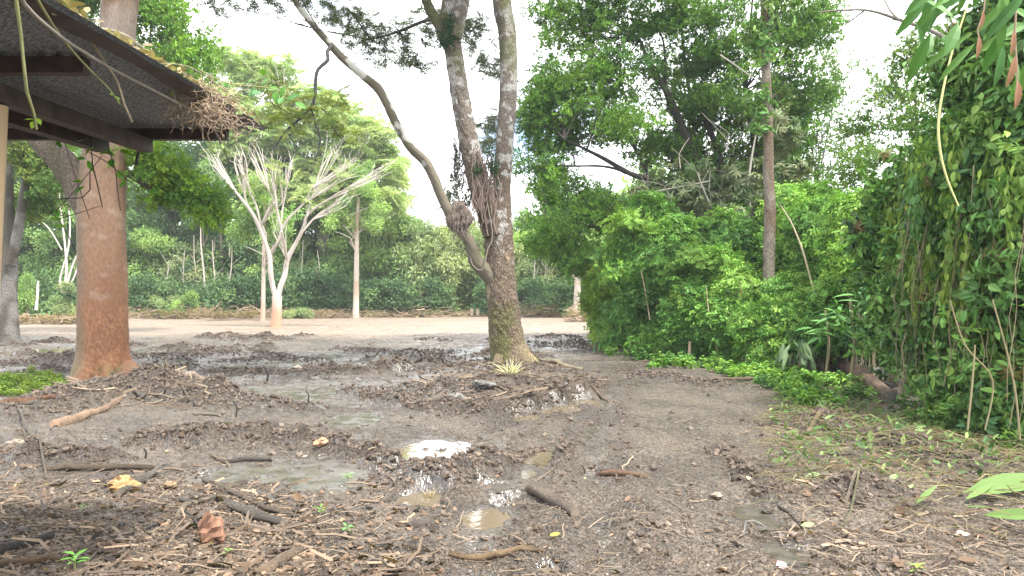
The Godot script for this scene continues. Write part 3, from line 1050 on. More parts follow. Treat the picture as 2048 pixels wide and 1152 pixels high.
func make_forest() -> void:
	var deep := [Color(0.15, 0.25, 0.11), Color(0.20, 0.31, 0.13), Color(0.10, 0.18, 0.09)]  # far greens here lightened and dulled so the leaf colours carry haze
	var fresh := [Color(0.27, 0.41, 0.14), Color(0.34, 0.48, 0.16), Color(0.20, 0.33, 0.12)]
	var olive := [Color(0.31, 0.38, 0.19), Color(0.37, 0.42, 0.21), Color(0.23, 0.31, 0.15)]
	var wall := "broad dark trees making up the wall of forest behind the field"
	var mid := "rounded leafy trees along the far edge of the field"
	var tall := far_tree("forest_tree", flat(330, 58), "tall dark-leaved tree in the forest wall behind the field", wall, 14.0, 3.9, 3.2, 0.22, deep, "clump", 320)
	var tall2 := far_tree("forest_tree", flat(120, 57), "tall fresh green tree in the forest wall left of the stained trunk", "", 12.0, 3.6, 3.0, 0.2, fresh, "clump", 260, Color(0.3, 0.27, 0.22))
	var round1 := far_tree("leafy_tree", flat(760, 57), "rounded bright green tree at the field edge right of the slim pale trunk", mid, 8.2, 3.0, 0.9, 0.16, fresh, "clump", 240)
	var round2 := far_tree("leafy_tree", flat(860, 56), "olive green rounded tree at the field edge left of the forked tree", mid, 6.6, 2.6, 0.7, 0.14, olive, "clump", 200)
	var shrub := far_tree("field_edge_shrub", flat(620, 54.5), "dense low shrub at the foot of the forest wall", "shrubs at the foot of the forest wall", 3.4, 1.9, 0.3, 0.06, deep, "clump", 130)
	shrub.set_meta("category", "shrub")
	# rows of the wall: x in the photograph, distance, size
	for r in [[-120, 56, 1.0], [-30, 58, 1.1], [50, 61, 1.0], [200, 60, 1.05], [265, 57, 0.95], [400, 60, 1.0], [450, 57, 0.85], [520, 60, 0.95], [580, 58, 0.85], [640, 60, 0.95], [690, 63, 0.95], [780, 66, 0.8], [-200, 62, 1.2], [300, 68, 1.2], [420, 70, 1.2], [540, 70, 1.15], [160, 70, 1.25], [20, 70, 1.3], [640, 72, 1.05]]:
		var t := again(tall, flat(r[0], r[1]), r[2], rf(0, TAU))
		t.set_meta("label", "tall dark-leaved tree in the forest wall behind the field")
	for r in [[-80, 60, 1.1], [230, 63, 1.0]]:
		again(tall2, flat(r[0], r[1]), r[2], rf(0, TAU), "tall fresh green tree far behind the roof and the stained trunk")
	for r in [[690, 57.5, 0.9], [820, 62, 0.9], [1010, 60, 0.8], [1090, 58, 0.95], [1170, 56, 1.0], [1130, 64, 1.15], [1060, 66, 1.0], [1240, 58, 1.2], [930, 66, 0.95], [1320, 56, 1.3], [1420, 55, 1.3], [1530, 54, 1.3], [560, 56.5, 0.8], [300, 55.5, 0.75]]:
		again(round1, flat(r[0], r[1]), r[2], rf(0, TAU), "rounded bright green tree along the far edge of the field")
	for r in [[800, 57, 0.9], [920, 57, 0.85], [960, 58, 0.95], [1040, 56.5, 0.85], [1100, 55.5, 0.8], [890, 61, 1.0], [380, 56, 0.8], [240, 56, 0.85]]:
		again(round2, flat(r[0], r[1]), r[2], rf(0, TAU), "olive green rounded tree along the far edge of the field")
	for r in [[-60, 54, 1.0], [20, 53, 0.8], [110, 53.5, 0.9], [290, 53, 0.8], [360, 54, 0.8], [440, 54, 0.9], [500, 54.5, 0.8], [570, 54, 0.9], [680, 54, 0.9], [740, 54.5, 0.9], [800, 54, 0.85], [860, 54.5, 0.8], [980, 54, 0.7], [1060, 54, 0.8], [1110, 53, 0.7], [1190, 52, 1.0]]:
		again(shrub, flat(r[0], r[1]), r[2], rf(0, TAU), "dense low shrub at the foot of the forest wall")
	name_by_place()
	# undergrowth that closes the wall
	var where: Array = []
	var tint: Array = []
	for k in 2600:
		var d := rf(55.5, 68)
		var x := rf(-250, 1500)
		var hmax := 4.6 if x < 700 else 3.4
		var t := facing(Vector3.UP + rv() * 0.6, rng.randf() * TAU, rf(0.9, 1.7))
		t.origin = flat(x, d) + Vector3.UP * hmax * pow(rng.randf(), 0.8)
		where.append(t)
		tint.append(deep[rng.randi() % 3].lerp(fresh[rng.randi() % 3], rng.randf() * 0.9))
	tag(many("undergrowth", sprays.clump, mats.leaf_far, where, tint, self), "dark tangled undergrowth closing the foot of the forest behind the field", "undergrowth", "", "stuff")
	# thin bare poles inside the wall
	for r in [[410, 610, 440, 4], [432, 605, 480, 3], [455, 610, 500, 3], [395, 600, 470, 2.5], [365, 610, 500, 2.5], [600, 610, 480, 2.5], [838, 618, 560, 3], [843, 620, 570, 2], [1062, 622, 540, 3], [1070, 620, 520, 2.5], [1098, 618, 530, 2.5], [880, 626, 590, 2.5], [905, 630, 600, 2.5], [330, 612, 520, 2.5], [640, 600, 500, 2.2]]:
		var d := rf(53.4, 54.6)
		var o := thing("thin_pole_tree", flat(r[0], d), "thin pale bare sapling trunk against the dark forest wall", "tree", "thin saplings in front of the forest wall")
		var g := Geo.new()
		var hh: float = (590.0 - r[2]) / FOCAL * d + 1.55
		var b := flat(r[0], d)
		var lean := Vector3(rf(-0.5, 0.5), 0, 0)
		limb(g, [b, b + Vector3.UP * hh * 0.4 + lean * 0.2, b + Vector3.UP * hh * 0.75 + lean * 0.7 + rv() * 0.1, b + Vector3.UP * hh + lean], [r[3] * 0.5 / FOCAL * d, r[3] * 0.45 / FOCAL * d, r[3] * 0.35 / FOCAL * d, 0.02], 7, 0.6, Color(0.38, 0.34, 0.29))
		part("trunk", g.mesh(), mats.twig, o)
		g = Geo.new()
		for k in 5:
			var q := b + Vector3.UP * hh * rf(0.4, 0.95) + lean * 0.5
			stick(g, q, q + Vector3(rf(-0.8, 0.8), rf(0.4, 1.0), rf(-0.3, 0.3)), 0.02, 0.008, Color(0.34, 0.3, 0.25))
		tag(part("twigs", g.mesh(), mats.twig, o), "", "", "", "stuff")
	name_by_place()
	# slim tall trees on the field edge
	var slim := [[711, 636, 12, 450, "slim straight pale tree with high crown right of the pale spreading tree"], [525, 642, 9, 470, "slim pale trunk close left of the pale spreading tree"], [1153, 637, 15, 500, "pale brown tree trunk among cut branches at the right end of the field"]]
	for s in slim:
		var d := depth_of(s[1])
		var b := G(s[0], s[1])
		var o := thing("slim_tree", b, s[4], "tree")
		var g := Geo.new()
		var l := [[s[0], s[1] + 3, s[2] * 1.3], [s[0] + 1, s[1] - 25, s[2]], [s[0] + 2, (s[1] + s[3]) / 2.0, s[2] * 0.85], [s[0] + 3, s[3], s[2] * 0.7], [s[0] + 6, s[3] - 60, s[2] * 0.4]]
		limb(g, px_path(l, d), px_rad(l, d), 14, 0.3, func(p, a, al, n): return Color(0.5, 0.43, 0.36).lerp(Color(0.40, 0.30, 0.23), smoothstep(-0.2, 0.3, n_mid.get_noise_3dv(p * 0.7))))
		for k in 6:
			var y: float = lerpf(s[1], s[3], rf(0.45, 1.0))
			var q := [[s[0] + 2, y, s[2] * 0.35], [s[0] + rf(-25, 25), y - rf(15, 40), s[2] * 0.2], [s[0] + rf(-50, 50), y - rf(40, 70), 1]]
			limb(g, px_path(q, d, rf(-1, 1)), px_rad(q, d), 6, 0.5, Color(0.42, 0.37, 0.32))
		part("trunk", g.mesh(), mats.bark_fine, o)
		crown(o, "crown", "clump", "leaf_far", px_clumps([[s[0] - 5, s[3] - 45, d, 45, 40], [s[0] + 40, s[3] - 20, d, 35, 30], [s[0] - 35, s[3] - 10, d, 30, 25], [s[0] + 10, s[3] - 90, d, 40, 35]], 1.4), 120, Vector2(0.6, 1.1), fresh, 7, 0.45)
	# the broad feathery crown high over the pale tree
	var cl := px_clumps([[480, 130, 60, 70, 32], [540, 150, 60, 70, 35], [450, 200, 58, 60, 45], [530, 225, 57, 90, 45], [620, 215, 57, 70, 45], [690, 240, 56, 70, 50], [750, 290, 55, 60, 50], [780, 350, 55, 50, 55], [700, 320, 56, 80, 50], [600, 300, 57, 80, 45], [650, 390, 56, 70, 40], [760, 410, 55, 55, 45], [480, 290, 57, 60, 40]], 3.0)
	var big := thing("feathery_tree", flat(640, 59), "huge feathery-leaved tree, pale leaf colour with haze put in, spreading high behind the pale spreading tree", "tree")
	var gg := Geo.new()
	var b0 := flat(640, 59)
	limb(gg, [b0, b0 + Vector3(0.3, 5, 0), b0 + Vector3(-0.5, 9, 0.5)], [0.5, 0.42, 0.35], 12, 0.6, Color(0.3, 0.26, 0.22))
	reach_branches(gg, [b0 + Vector3(0.3, 5, 0), b0 + Vector3(-0.5, 9, 0.5)], cl, 3, 0.13, Color(0.32, 0.28, 0.24))
	part("trunk", gg.mesh(), mats.twig, big)
	crown(big, "crown", "feather", "leaf_far", cl, 2700, Vector2(0.8, 1.5), [Color(0.42, 0.54, 0.24), Color(0.48, 0.58, 0.28), Color(0.35, 0.48, 0.22)], 26, 0.5, 0.75)  # pale yellow-greens, made paler still to stand in for haze
	# fresh green crown at upper left behind the roof
	var ul := px_clumps([[300, 40, 30, 60, 55], [360, 60, 30, 50, 50], [380, 130, 30, 45, 35], [320, 130, 30, 60, 40], [120, 20, 30, 60, 50], [190, 30, 31, 60, 60], [400, 180, 30, 35, 25], [260, 180, 30, 60, 40], [270, -40, 30, 120, 50], [60, 120, 30, 90, 60], [120, 230, 30, 70, 60]], 2.0)
	var lt := thing("fresh_green_tree", flat(207, 31), "fresh green broad tree rising behind the shed roof at upper left", "tree")
	gg = Geo.new()
	b0 = flat(207, 31)
	limb(gg, [b0, b0 + Vector3(0.1, 4, 0), b0 + Vector3(1.0, 9, 0)], [0.3, 0.25, 0.16], 10, 0.5, Color(0.2, 0.17, 0.13))
	reach_branches(gg, [b0 + Vector3(0.4, 4, 0), b0 + Vector3(1.5, 9, 0)], ul, 3, 0.07, Color(0.2, 0.17, 0.13))
	part("trunk", gg.mesh(), mats.twig, lt)
	crown(lt, "crown", "broad", "leaf", ul, 1300, Vector2(0.6, 1.0), [Color(0.15, 0.30, 0.04), Color(0.21, 0.37, 0.05), Color(0.11, 0.23, 0.04)], 16, 0.42)
	# dark double trunk at the far left edge
	var o := thing("dark_double_tree", G(20, 686), "dark forked tree trunk at the far left edge beyond the wet mud", "tree")
	gg = Geo.new()
	var d := depth_of(686)
	var tr := [[22, 692, 44], [20, 670, 34], [18, 600, 29], [19, 520, 30], [18, 440, 19], [16, 360, 18], [14, 250, 16], [10, 100, 12]]
	var cc := func(p, a, al, n): return Color(0.13, 0.11, 0.085).lerp(Color(0.3, 0.28, 0.25), smoothstep(0.1, 0.35, n_mid.get_noise_3dv(p * 0.8)))
	limb(gg, px_path(tr, d), px_rad(tr, d), 20, 0.12, cc, bark_disp(0.16, 0.03, 2.5, 2.0))
	var tr2 := [[22, 530, 20], [36, 460, 17], [48, 390, 16], [60, 310, 13], [80, 200, 10]]
	limb(gg, px_path(tr2, d - 0.2), px_rad(tr2, d), 16, 0.12, cc, bark_disp(0.1, 0.02, 2.5, 2.0))
	part("trunk", gg.mesh(), mats.bark_rough, o)
	var dc := px_clumps([[90, 330, 24, 40, 40], [140, 360, 23, 40, 25], [60, 300, 24, 40, 40], [20, 150, 24, 120, 70], [110, 400, 25, 45, 30], [60, 420, 26, 30, 20]], 1.2)
	crown(o, "crown", "broad", "leaf", dc, 420, Vector2(0.5, 0.8), [Color(0.13, 0.21, 0.05), Color(0.09, 0.17, 0.045), Color(0.16, 0.2, 0.05)], 8, 0.4)
	# dead white stems left of the stained trunk
	o = thing("dead_white_tree", flat(130, 47), "bare white many-stemmed dead tree between the dark tree and the stained trunk", "tree")
	gg = Geo.new()
	for l in [[[128, 585, 6], [133, 540, 5], [130, 490, 4], [124, 440, 3], [118, 380, 1.5]], [[126, 585, 5], [120, 560, 4], [136, 500, 4], [140, 450, 3], [136, 400, 1.5]], [[132, 580, 5], [142, 540, 4], [158, 500, 3], [175, 450, 1.5]], [[138, 578, 4], [150, 550, 3.5], [168, 500, 2.5], [190, 470, 1.5]], [[124, 500, 2.5], [100, 460, 2], [80, 440, 1]], [[72, 620, 6], [75, 590, 5], [76, 562, 4]]]:
		gg = Geo.new()
		limb(gg, px_path(l, 47, 0.4), px_rad(l, 47), 8, 0.3, Color(0.42, 0.38, 0.34))
		part("stem", gg.mesh(), mats.twig, o)
	for b in [[52, 590, 44, 20, 45, "bright green creeper-covered post bush beside the dark double trunk", fresh], [125, 600, 45, 22, 30, "small yellowish bush in front of the dead white stems", olive], [330, 612, 50, 30, 22, "dull green bush among dry brush right of the stained trunk", olive], [372, 605, 50, 16, 20, "pale green bush at the edge of the dry brush", fresh], [590, 628, 50, 30, 10, "low dull weeds at the field edge right of the pale tree", olive]]:
		var bo := thing("bush", flat(b[0], b[2]), b[5], "bush")
		gg = Geo.new()
		var bb := flat(b[0], b[2])
		for k in 5:
			limb(gg, [bb, bb + Vector3(rf(-0.4, 0.4), b[4] / FOCAL * b[2], rf(-0.3, 0.3))], [0.03, 0.01], 5, 0.5, Color(0.2, 0.17, 0.12))
		part("stems", gg.mesh(), mats.twig, bo)
		crown(bo, "foliage", "clump", "leaf_far", px_clumps([[b[0], b[1], b[2], b[3], b[4]]], 0.8), 60, Vector2(0.4, 0.7), b[6], 6, 0.5)
	# brush heaps along the edge
	for b in [[330, 628, 49, 70, 18, "long heap of dry brown brush along the field edge right of the stained trunk"], [460, 622, 50, 60, 20, "heap of dry cut branches below the thin saplings"], [640, 630, 51, 50, 12, "low heap of dry branches right of the pale spreading tree"], [90, 645, 40, 50, 14, "pale heap of dry brush between the dark tree and the stained trunk"], [1090, 612, 52, 40, 22, "heap of pale cut branches in front of the right end of the forest"], [1190, 620, 44, 40, 24, "brown heap of cut branches beside the pale brown trunk"], [820, 625, 53, 50, 14, "low heap of yellowing cut leaves at the field edge"], [200, 628, 50, 60, 14, "dark flat heap of brush behind the stained trunk"], [560, 628, 52, 60, 12, "dark flat heap of brush behind the pale spreading tree"], [730, 628, 53, 60, 10, "flat scatter of dead branches right of the slim pale tree"], [960, 627, 54, 60, 8, "flat scatter of dead branches behind the forked tree"]]:
		var bo := thing("brush_heap", flat(b[0], b[2]), b[5], "brush heap")
		gg = Geo.new()
		var c0 := P(b[0], b[1], b[2])
		c0.y = 0.0
		var rx: float = 1.5 * b[3] / FOCAL * b[2]
		var ry: float = 1.5 * b[4] / FOCAL * b[2]
		for k in 260:
			var q := c0 + Vector3(rf(-rx, rx), 0, rf(-1.2, 1.2))
			q.y = ry * rng.randf() * rng.randf() + 0.05
			var e := Vector3(rf(-1, 1), rf(-0.25, 0.35), rf(-0.6, 0.6)).normalized() * rf(0.3, 1.1)
			var w := rf(0.008, 0.022) if rng.randf() < 0.93 else 0.05
			stick(gg, q - e * 0.5, q + e * 0.5, w, w * 0.5, Color(0.24, 0.175, 0.12) * rf(0.4, 1.6))
		tag(part("branches", gg.mesh(), mats.twig, bo), "", "", "", "stuff")
		crown(bo, "dry_leaves", "clump", "leaf_far", [[c0 + Vector3.UP * ry * 0.3, Vector3(rx, ry * 0.4, 1.0), 1.0]], 70, Vector2(0.3, 0.6), [Color(0.30, 0.23, 0.14), Color(0.26, 0.21, 0.10), Color(0.17, 0.19, 0.07)], 12, 0.4)
	# hill far behind
	gg = Geo.new()
	var hw := 60
	for r in 2:
		for k in hw + 1:
			var x := lerpf(-160, 120, float(k) / hw)
			var top := 13.0 + 4.5 * sin(x * 0.045 + 1.4) + 2.0 * n_broad.get_noise_2d(x * 0.6, 4)
			gg.v.append(Vector3(x, -0.5 if r == 0 else top, -165 - r * 45))
			gg.c.append(Color.WHITE)
	for k in hw:
		gg.i.append_array(PackedInt32Array([k, k + hw + 1, k + 1, k + 1, k + hw + 1, k + hw + 2]))
	tag(part("hill", gg.mesh(), mats.hill, self), "low wooded hill far behind the field", "hill", "", "structure")
	where = []
	tint = []
	for k in 1500:
		var x := rf(-70, 30)
		var t := sqrt(rng.randf())
		var top := 13.0 + 4.5 * sin(x * 0.045 + 1.4) + 2.0 * n_broad.get_noise_2d(x * 0.6, 4)
		var tr3 := facing(Vector3.UP + rv() * 0.4, rng.randf() * TAU, rf(3.0, 6.0))
		tr3.origin = Vector3(x, lerpf(-0.5, top, t) + 0.8, -165 - t * 45)
		where.append(tr3)
		tint.append(deep[rng.randi() % 3].lerp(fresh[rng.randi() % 3], rng.randf()))
	tag(many("hill_forest", sprays.clump, mats.leaf_far, where, tint, self), "hazy far forest covering the hill", "forest", "", "stuff")


const MARKS := [[-9999, "behind the shed at the far left"], [40, "between the dark forked tree and the stained trunk"], [165, "hidden behind the stained trunk"], [255, "right of the stained trunk"], [430, "left of the pale spreading tree"], [560, "behind the pale spreading tree"], [715, "right of the slim pale tree"], [850, "left of the forked tree"], [1030, "right of the forked tree"], [1180, "behind the thicket on the right"]]


func name_by_place() -> void:
	# tells the alike trees of the far edge apart by what they stand beside
	var rows := {}
	for o in get_children():
		if not o.has_meta("label"): continue
		var kind := String(o.name).rstrip("_0123456789")
		if not kind in ["forest_tree", "leafy_tree", "field_edge_shrub", "thin_pole_tree"]: continue
		var x: float = 1024.0 + FOCAL * o.position.x / -o.position.z
		var spot := 0
		for k in MARKS.size():
			if x >= MARKS[k][0]: spot = k
		var look_: String = {"forest_tree": "tall dark tree", "leafy_tree": "rounded leafy tree", "field_edge_shrub": "dense low shrub", "thin_pole_tree": "thin bare sapling"}[kind]
		if String(o.get_meta("label")).begins_with("olive"): look_ = "olive rounded tree"
		if String(o.get_meta("label")).begins_with("tall fresh"): look_ = "tall fresh green tree"
		var key := look_ + str(spot)
		if not rows.has(key): rows[key] = []
		rows[key].append([x, o, look_, MARKS[spot][1]])
	for key in rows:
		var row: Array = rows[key]
		row.sort_custom(func(a, b): return a[0] < b[0])
		var n := row.size()
		for k in n:
			var which: String = "" if n == 1 else (["leftmost", "second from left", "third from left", "fourth from left", "fifth from left", "sixth from left", "seventh from left", "eighth from left"][mini(k, 7)] if k < n - 1 or n > 8 else "rightmost") + ", "
			row[k][1].set_meta("label", "%s at far edge %s%s" % [row[k][2], which, row[k][3]])


func make_right_trees() -> void:
	# the big dark tree
	var bark := Color(0.075, 0.065, 0.055)
	var o := thing("large_dark_tree", flat(1475, 24.5), "large dark green tree with spreading dark limbs leaning left over the path", "tree")
	var limbs := [
		[[1475, 640, 40], [1470, 560, 36], [1462, 500, 32], [1445, 430, 26], [1417, 382, 22], [1395, 320, 18], [1369, 265, 16], [1338, 191, 13], [1304, 139, 9], [1280, 80, 5]],
		[[1465, 520, 24], [1430, 470, 18], [1370, 400, 15], [1310, 362, 13], [1260, 347, 10], [1208, 317, 8], [1174, 300, 6], [1130, 278, 3]],
		[[1400, 440, 12], [1350, 410, 10], [1304, 360, 9], [1269, 295, 7], [1234, 243, 4]],
		[[1369, 265, 8], [1340, 215, 7], [1330, 174, 6], [1330, 121, 5], [1325, 75, 4], [1304, 35, 3], [1300, -40, 2]],
		[[1440, 420, 16], [1440, 330, 13], [1412, 240, 11], [1382, 190, 9], [1370, 120, 6], [1360, 20, 4]],
		[[1470, 540, 20], [1500, 420, 16], [1510, 300, 12], [1490, 180, 8], [1500, 60, 5], [1510, -60, 3]],
		[[1380, 480, 9], [1300, 460, 7], [1210, 455, 6], [1150, 452, 4], [1090, 450, 2]],
		[[1300, 365, 6], [1220, 335, 5], [1150, 332, 4], [1070, 330, 2]],
	]
	var nodes: Array = []
	for k in limbs.size():
		var g := Geo.new()
		var pa := px_path(limbs[k], 24.5, [0.0, -0.8, 0.4, 0.3, 0.8, 0.5, -1.2, -0.6][k])
		nodes.append_array(pa.slice(2))
		limb(g, pa, px_rad(limbs[k], 24.5), 12, 0.2, func(p, a, al, n): return Color(0.085, 0.072, 0.06).lerp(Color(0.18, 0.16, 0.13), smoothstep(0.0, 0.4, n_mid.get_noise_3dv(p * 0.8))), bark_disp(0.1, 0.015, 2.0, 2.0))
		part("trunk" if k == 0 else "limb", g.mesh(), mats.bark_rough, o)
	var cl := px_clumps([[1150, 40, 25, 90, 60], [1290, 30, 25, 120, 70], [1430, 60, 24.5, 110, 80], [1110, 170, 25, 60, 60], [1220, 150, 25, 110, 60], [1110, 270, 25, 70, 50], [1220, 240, 24, 100, 45], [1085, 350, 24.5, 50, 40], [1150, 390, 24.2, 80, 35], [1370, 190, 25.4, 90, 80], [1480, 190, 24, 80, 90], [1330, 300, 25.5, 80, 45], [1110, 470, 23.5, 70, 40], [1160, 520, 23.5, 60, 30], [1420, 320, 25.5, 90, 70], [1590, 70, 24, 90, 60], [1590, 200, 24.5, 70, 70], [1230, 430, 24, 70, 40], [1200, -80, 25, 140, 60], [1440, -80, 25, 160, 70], [1070, 230, 25, 35, 40], [1330, 420, 25.5, 90, 50], [1480, 420, 26, 90, 60], [1540, 320, 25.5, 70, 60]], 1.6)
	var g := Geo.new()
	reach_branches(g, nodes, cl, 4, 0.035, bark)
	part("branches", g.mesh(), mats.twig, o)
	crown(o, "crown", "broad", "leaf", cl, 8200, Vector2(0.34, 0.62), [Color(0.11, 0.23, 0.045), Color(0.15, 0.30, 0.05), Color(0.075, 0.17, 0.045), Color(0.20, 0.36, 0.06)], 30, 0.48, 0.65)
	# darker companions behind, one thing each
	for b in [["dense dark tree closing the gap behind the slender straight trunk", [[1560, 330, 28, 70, 60], [1540, 430, 28, 80, 50], [1480, 450, 28, 80, 60], [1600, 450, 27, 60, 60], [1520, 540, 27, 90, 60]], flat(1545, 28)],
			["dense dark tree behind the left half of the thicket", [[1330, 470, 27, 90, 60], [1270, 540, 27, 80, 60], [1400, 540, 26.5, 90, 60], [1250, 480, 28, 60, 40], [1330, 620, 26, 120, 60]], flat(1340, 27.5)],
			["dark leafy tree behind the right part of the thicket", [[1680, 480, 24, 80, 50], [1650, 570, 23, 90, 60], [1760, 500, 22, 80, 60], [1730, 600, 21, 90, 80], [1600, 640, 22, 100, 50]], flat(1680, 24)]]:
		var t := thing("backing_tree", b[2], b[0], "tree")
		g = Geo.new()
		limb(g, [b[2], b[2] + Vector3(0.2, 2.2, 0), b[2] + Vector3(-0.2, 4.5, 0)], [0.16, 0.13, 0.08], 9, 0.5, Color(0.15, 0.13, 0.1))
		var bc := px_clumps(b[1], 1.5)
		reach_branches(g, [b[2] + Vector3(0.2, 2.2, 0), b[2] + Vector3(-0.2, 4.5, 0)], bc, 3, 0.04, Color(0.15, 0.13, 0.1))
		part("trunk", g.mesh(), mats.twig, t)
		crown(t, "crown", "broad", "leaf", bc, 800, Vector2(0.6, 1.0), [Color(0.09, 0.19, 0.045), Color(0.12, 0.25, 0.05), Color(0.06, 0.14, 0.04)], 14, 0.5)
	# grey-leaved drying climber in front of the big tree
	var lc := px_clumps([[1330, 385, 22, 70, 35], [1400, 370, 22, 70, 50], [1440, 420, 21.5, 60, 45], [1340, 430, 21.5, 60, 30], [1490, 370, 22, 50, 60], [1560, 250, 22.5, 50, 70], [1590, 350, 22, 50, 40]], 0.6)
	var li := thing("wilting_climber", flat(1420, 22), "grey-green wilting climber with pale bare stems draped on the large dark tree", "climbing plant")
	g = Geo.new()
	for k in 14:
		var x0 := rf(1300, 1500)
		var y0 := rf(300, 440)
		var l := [[x0, y0, 2.2], [x0 + rf(-30, 20), y0 - rf(10, 40), 1.6], [x0 + rf(-70, 30), y0 - rf(30, 90), 0.8]]
		limb(g, px_path(l, 21.6, rf(-0.5, 0.5)), px_rad(l, 21.6), 5, 0.3, Color(0.36, 0.32, 0.26) * rf(0.7, 1.2))
	for l in [[[1452, 470, 6], [1430, 430, 5], [1405, 375, 4], [1395, 345, 2]], [[1500, 420, 6], [1498, 360, 5], [1506, 300, 4], [1512, 270, 2]], [[1340, 420, 4], [1380, 435, 4], [1420, 455, 5]], [[1440, 110, 3], [1470, 130, 3], [1505, 155, 3]], [[1300, 385, 3], [1370, 372, 3], [1420, 362, 3]]]:
		limb(g, px_path(l, 21.6), px_rad(l, 21.6), 7, 0.2, Color(0.38, 0.34, 0.29))
	part("stems", g.mesh(), mats.twig, li)
	crown(li, "foliage", "lance", "leaf", lc, 620, Vector2(0.3, 0.55), [Color(0.18, 0.23, 0.12), Color(0.24, 0.27, 0.16), Color(0.12, 0.19, 0.08)], 16, 0.55, 0.5)
	# slender straight trunk
	var d := 16.9
	var st := thing("slender_trunk_tree", flat(1540, d), "slender straight tree with brown bark rising out of the thicket on the right", "tree")
	g = Geo.new()
	var l2 := [[1538, 690, 24], [1538, 600, 23], [1538, 500, 22], [1540, 420, 22], [1537, 350, 21], [1537, 280, 19], [1534, 200, 18], [1531, 110, 17], [1529, 20, 17], [1530, -100, 15], [1532, -260, 11]]
	var sb := func(p, a, al, n): return Color(0.27, 0.19, 0.125).lerp(Color(0.40, 0.34, 0.27), smoothstep(-0.05, 0.35, n_mid.get_noise_3dv(p * 1.3))).lerp(Color(0.12, 0.10, 0.07), smoothstep(0.1, 0.4, n_mid.get_noise_3dv(p * 0.7 + Vector3(5, 5, 5))) * 0.7)
	limb(g, px_path(l2, d), px_rad(l2, d), 20, 0.06, sb, bark_disp(0.09, 0.012, 3.0, 3.5))
	var l3 := [[1536, 55, 8], [1550, 36, 7], [1580, 4, 5], [1620, -60, 3]]
	limb(g, px_path(l3, d), px_rad(l3, d), 8, 0.1, Color(0.42, 0.38, 0.32))
	part("trunk", g.mesh(), mats.bark_rough, st)
	crown(st, "clinging_leaves", "near", "leaf", px_clumps([[1520, 75, 16.6, 22, 30, 0.2], [1500, 60, 16.6, 12, 14, 0.2], [1525, 200, 16.6, 14, 20, 0.2], [1518, 235, 16.6, 12, 22, 0.2], [1545, 5, 16.6, 40, 14, 0.3]], 0.2), 46, Vector2(0.6, 1.0), [Color(0.12, 0.24, 0.07), Color(0.10, 0.20, 0.05), Color(0.17, 0.27, 0.08)], 5, 0.5)
	var sc := px_clumps([[1520, -230, 19, 150, 70], [1640, -180, 20, 120, 60], [1400, -250, 19, 120, 60]], 1.6)
	g = Geo.new()
	reach_branches(g, [P(1532, -250, d), P(1530, -120, d)], sc, 4, 0.03, bark)
	part("branches", g.mesh(), mats.twig, st)
	crown(st, "crown", "broad", "leaf", sc, 420, Vector2(0.5, 0.8), [Color(0.06, 0.14, 0.04), Color(0.09, 0.18, 0.04)], 12, 0.36)
	# lighter, looser trees to the right where the sky shows through
	for b in [["loose light green tree against the bright sky right of the slender trunk", [[1660, 130, 27, 60, 50], [1640, 260, 27, 60, 50], [1700, 300, 26, 60, 30], [1640, 360, 26, 60, 40], [1620, 20, 27, 80, 40], [1700, 400, 25, 60, 30], [1660, 200, 27, 50, 40]], flat(1650, 27), 620, 0.0],
			["loose yellowish green tree at upper right behind the vine curtain", [[1800, 130, 18, 60, 40], [1860, 80, 18, 70, 40], [1780, 190, 18, 60, 35], [1830, 240, 17, 70, 40], [1720, 260, 19, 50, 25], [1760, 310, 17, 60, 30], [1900, 170, 17, 60, 60], [1720, 340, 18, 50, 30], [1690, 420, 18, 50, 30]], flat(1860, 18), 620, 1.0]]:
		var t := thing("loose_crowned_tree", b[2], b[0], "tree")
		var bc := px_clumps(b[1], 1.0)
		g = Geo.new()
		limb(g, [b[2], b[2] + Vector3(0.1, 3, 0), b[2] + Vector3(-0.3, 5.5, 0)], [0.14, 0.11, 0.06], 9, 0.5, Color(0.13, 0.11, 0.09))
		if b[4] > 0.5:
			for l in [[[1960, 130, 10], [1880, 70, 8], [1800, 40, 7], [1730, 20, 5], [1640, 24, 3]], [[1800, 40, 6], [1780, 20, 5], [1760, -20, 3]], [[1730, 20, 4], [1690, 50, 2]]]:
				limb(g, px_path(l, 15.5, 1.5), px_rad(l, 16), 8, 0.15, Color(0.14, 0.12, 0.10))
		reach_branches(g, [b[2] + Vector3(0.1, 3, 0), b[2] + Vector3(-0.3, 5.5, 0)], bc, 4, 0.02, Color(0.13, 0.11, 0.09))
		part("trunk", g.mesh(), mats.twig, t)
		crown(t, "crown", "broad", "leaf", bc, b[3], Vector2(0.26, 0.46), [Color(0.14, 0.26, 0.05), Color(0.20, 0.32, 0.06), Color(0.10, 0.19, 0.05)], 20, 0.55, 0.7)


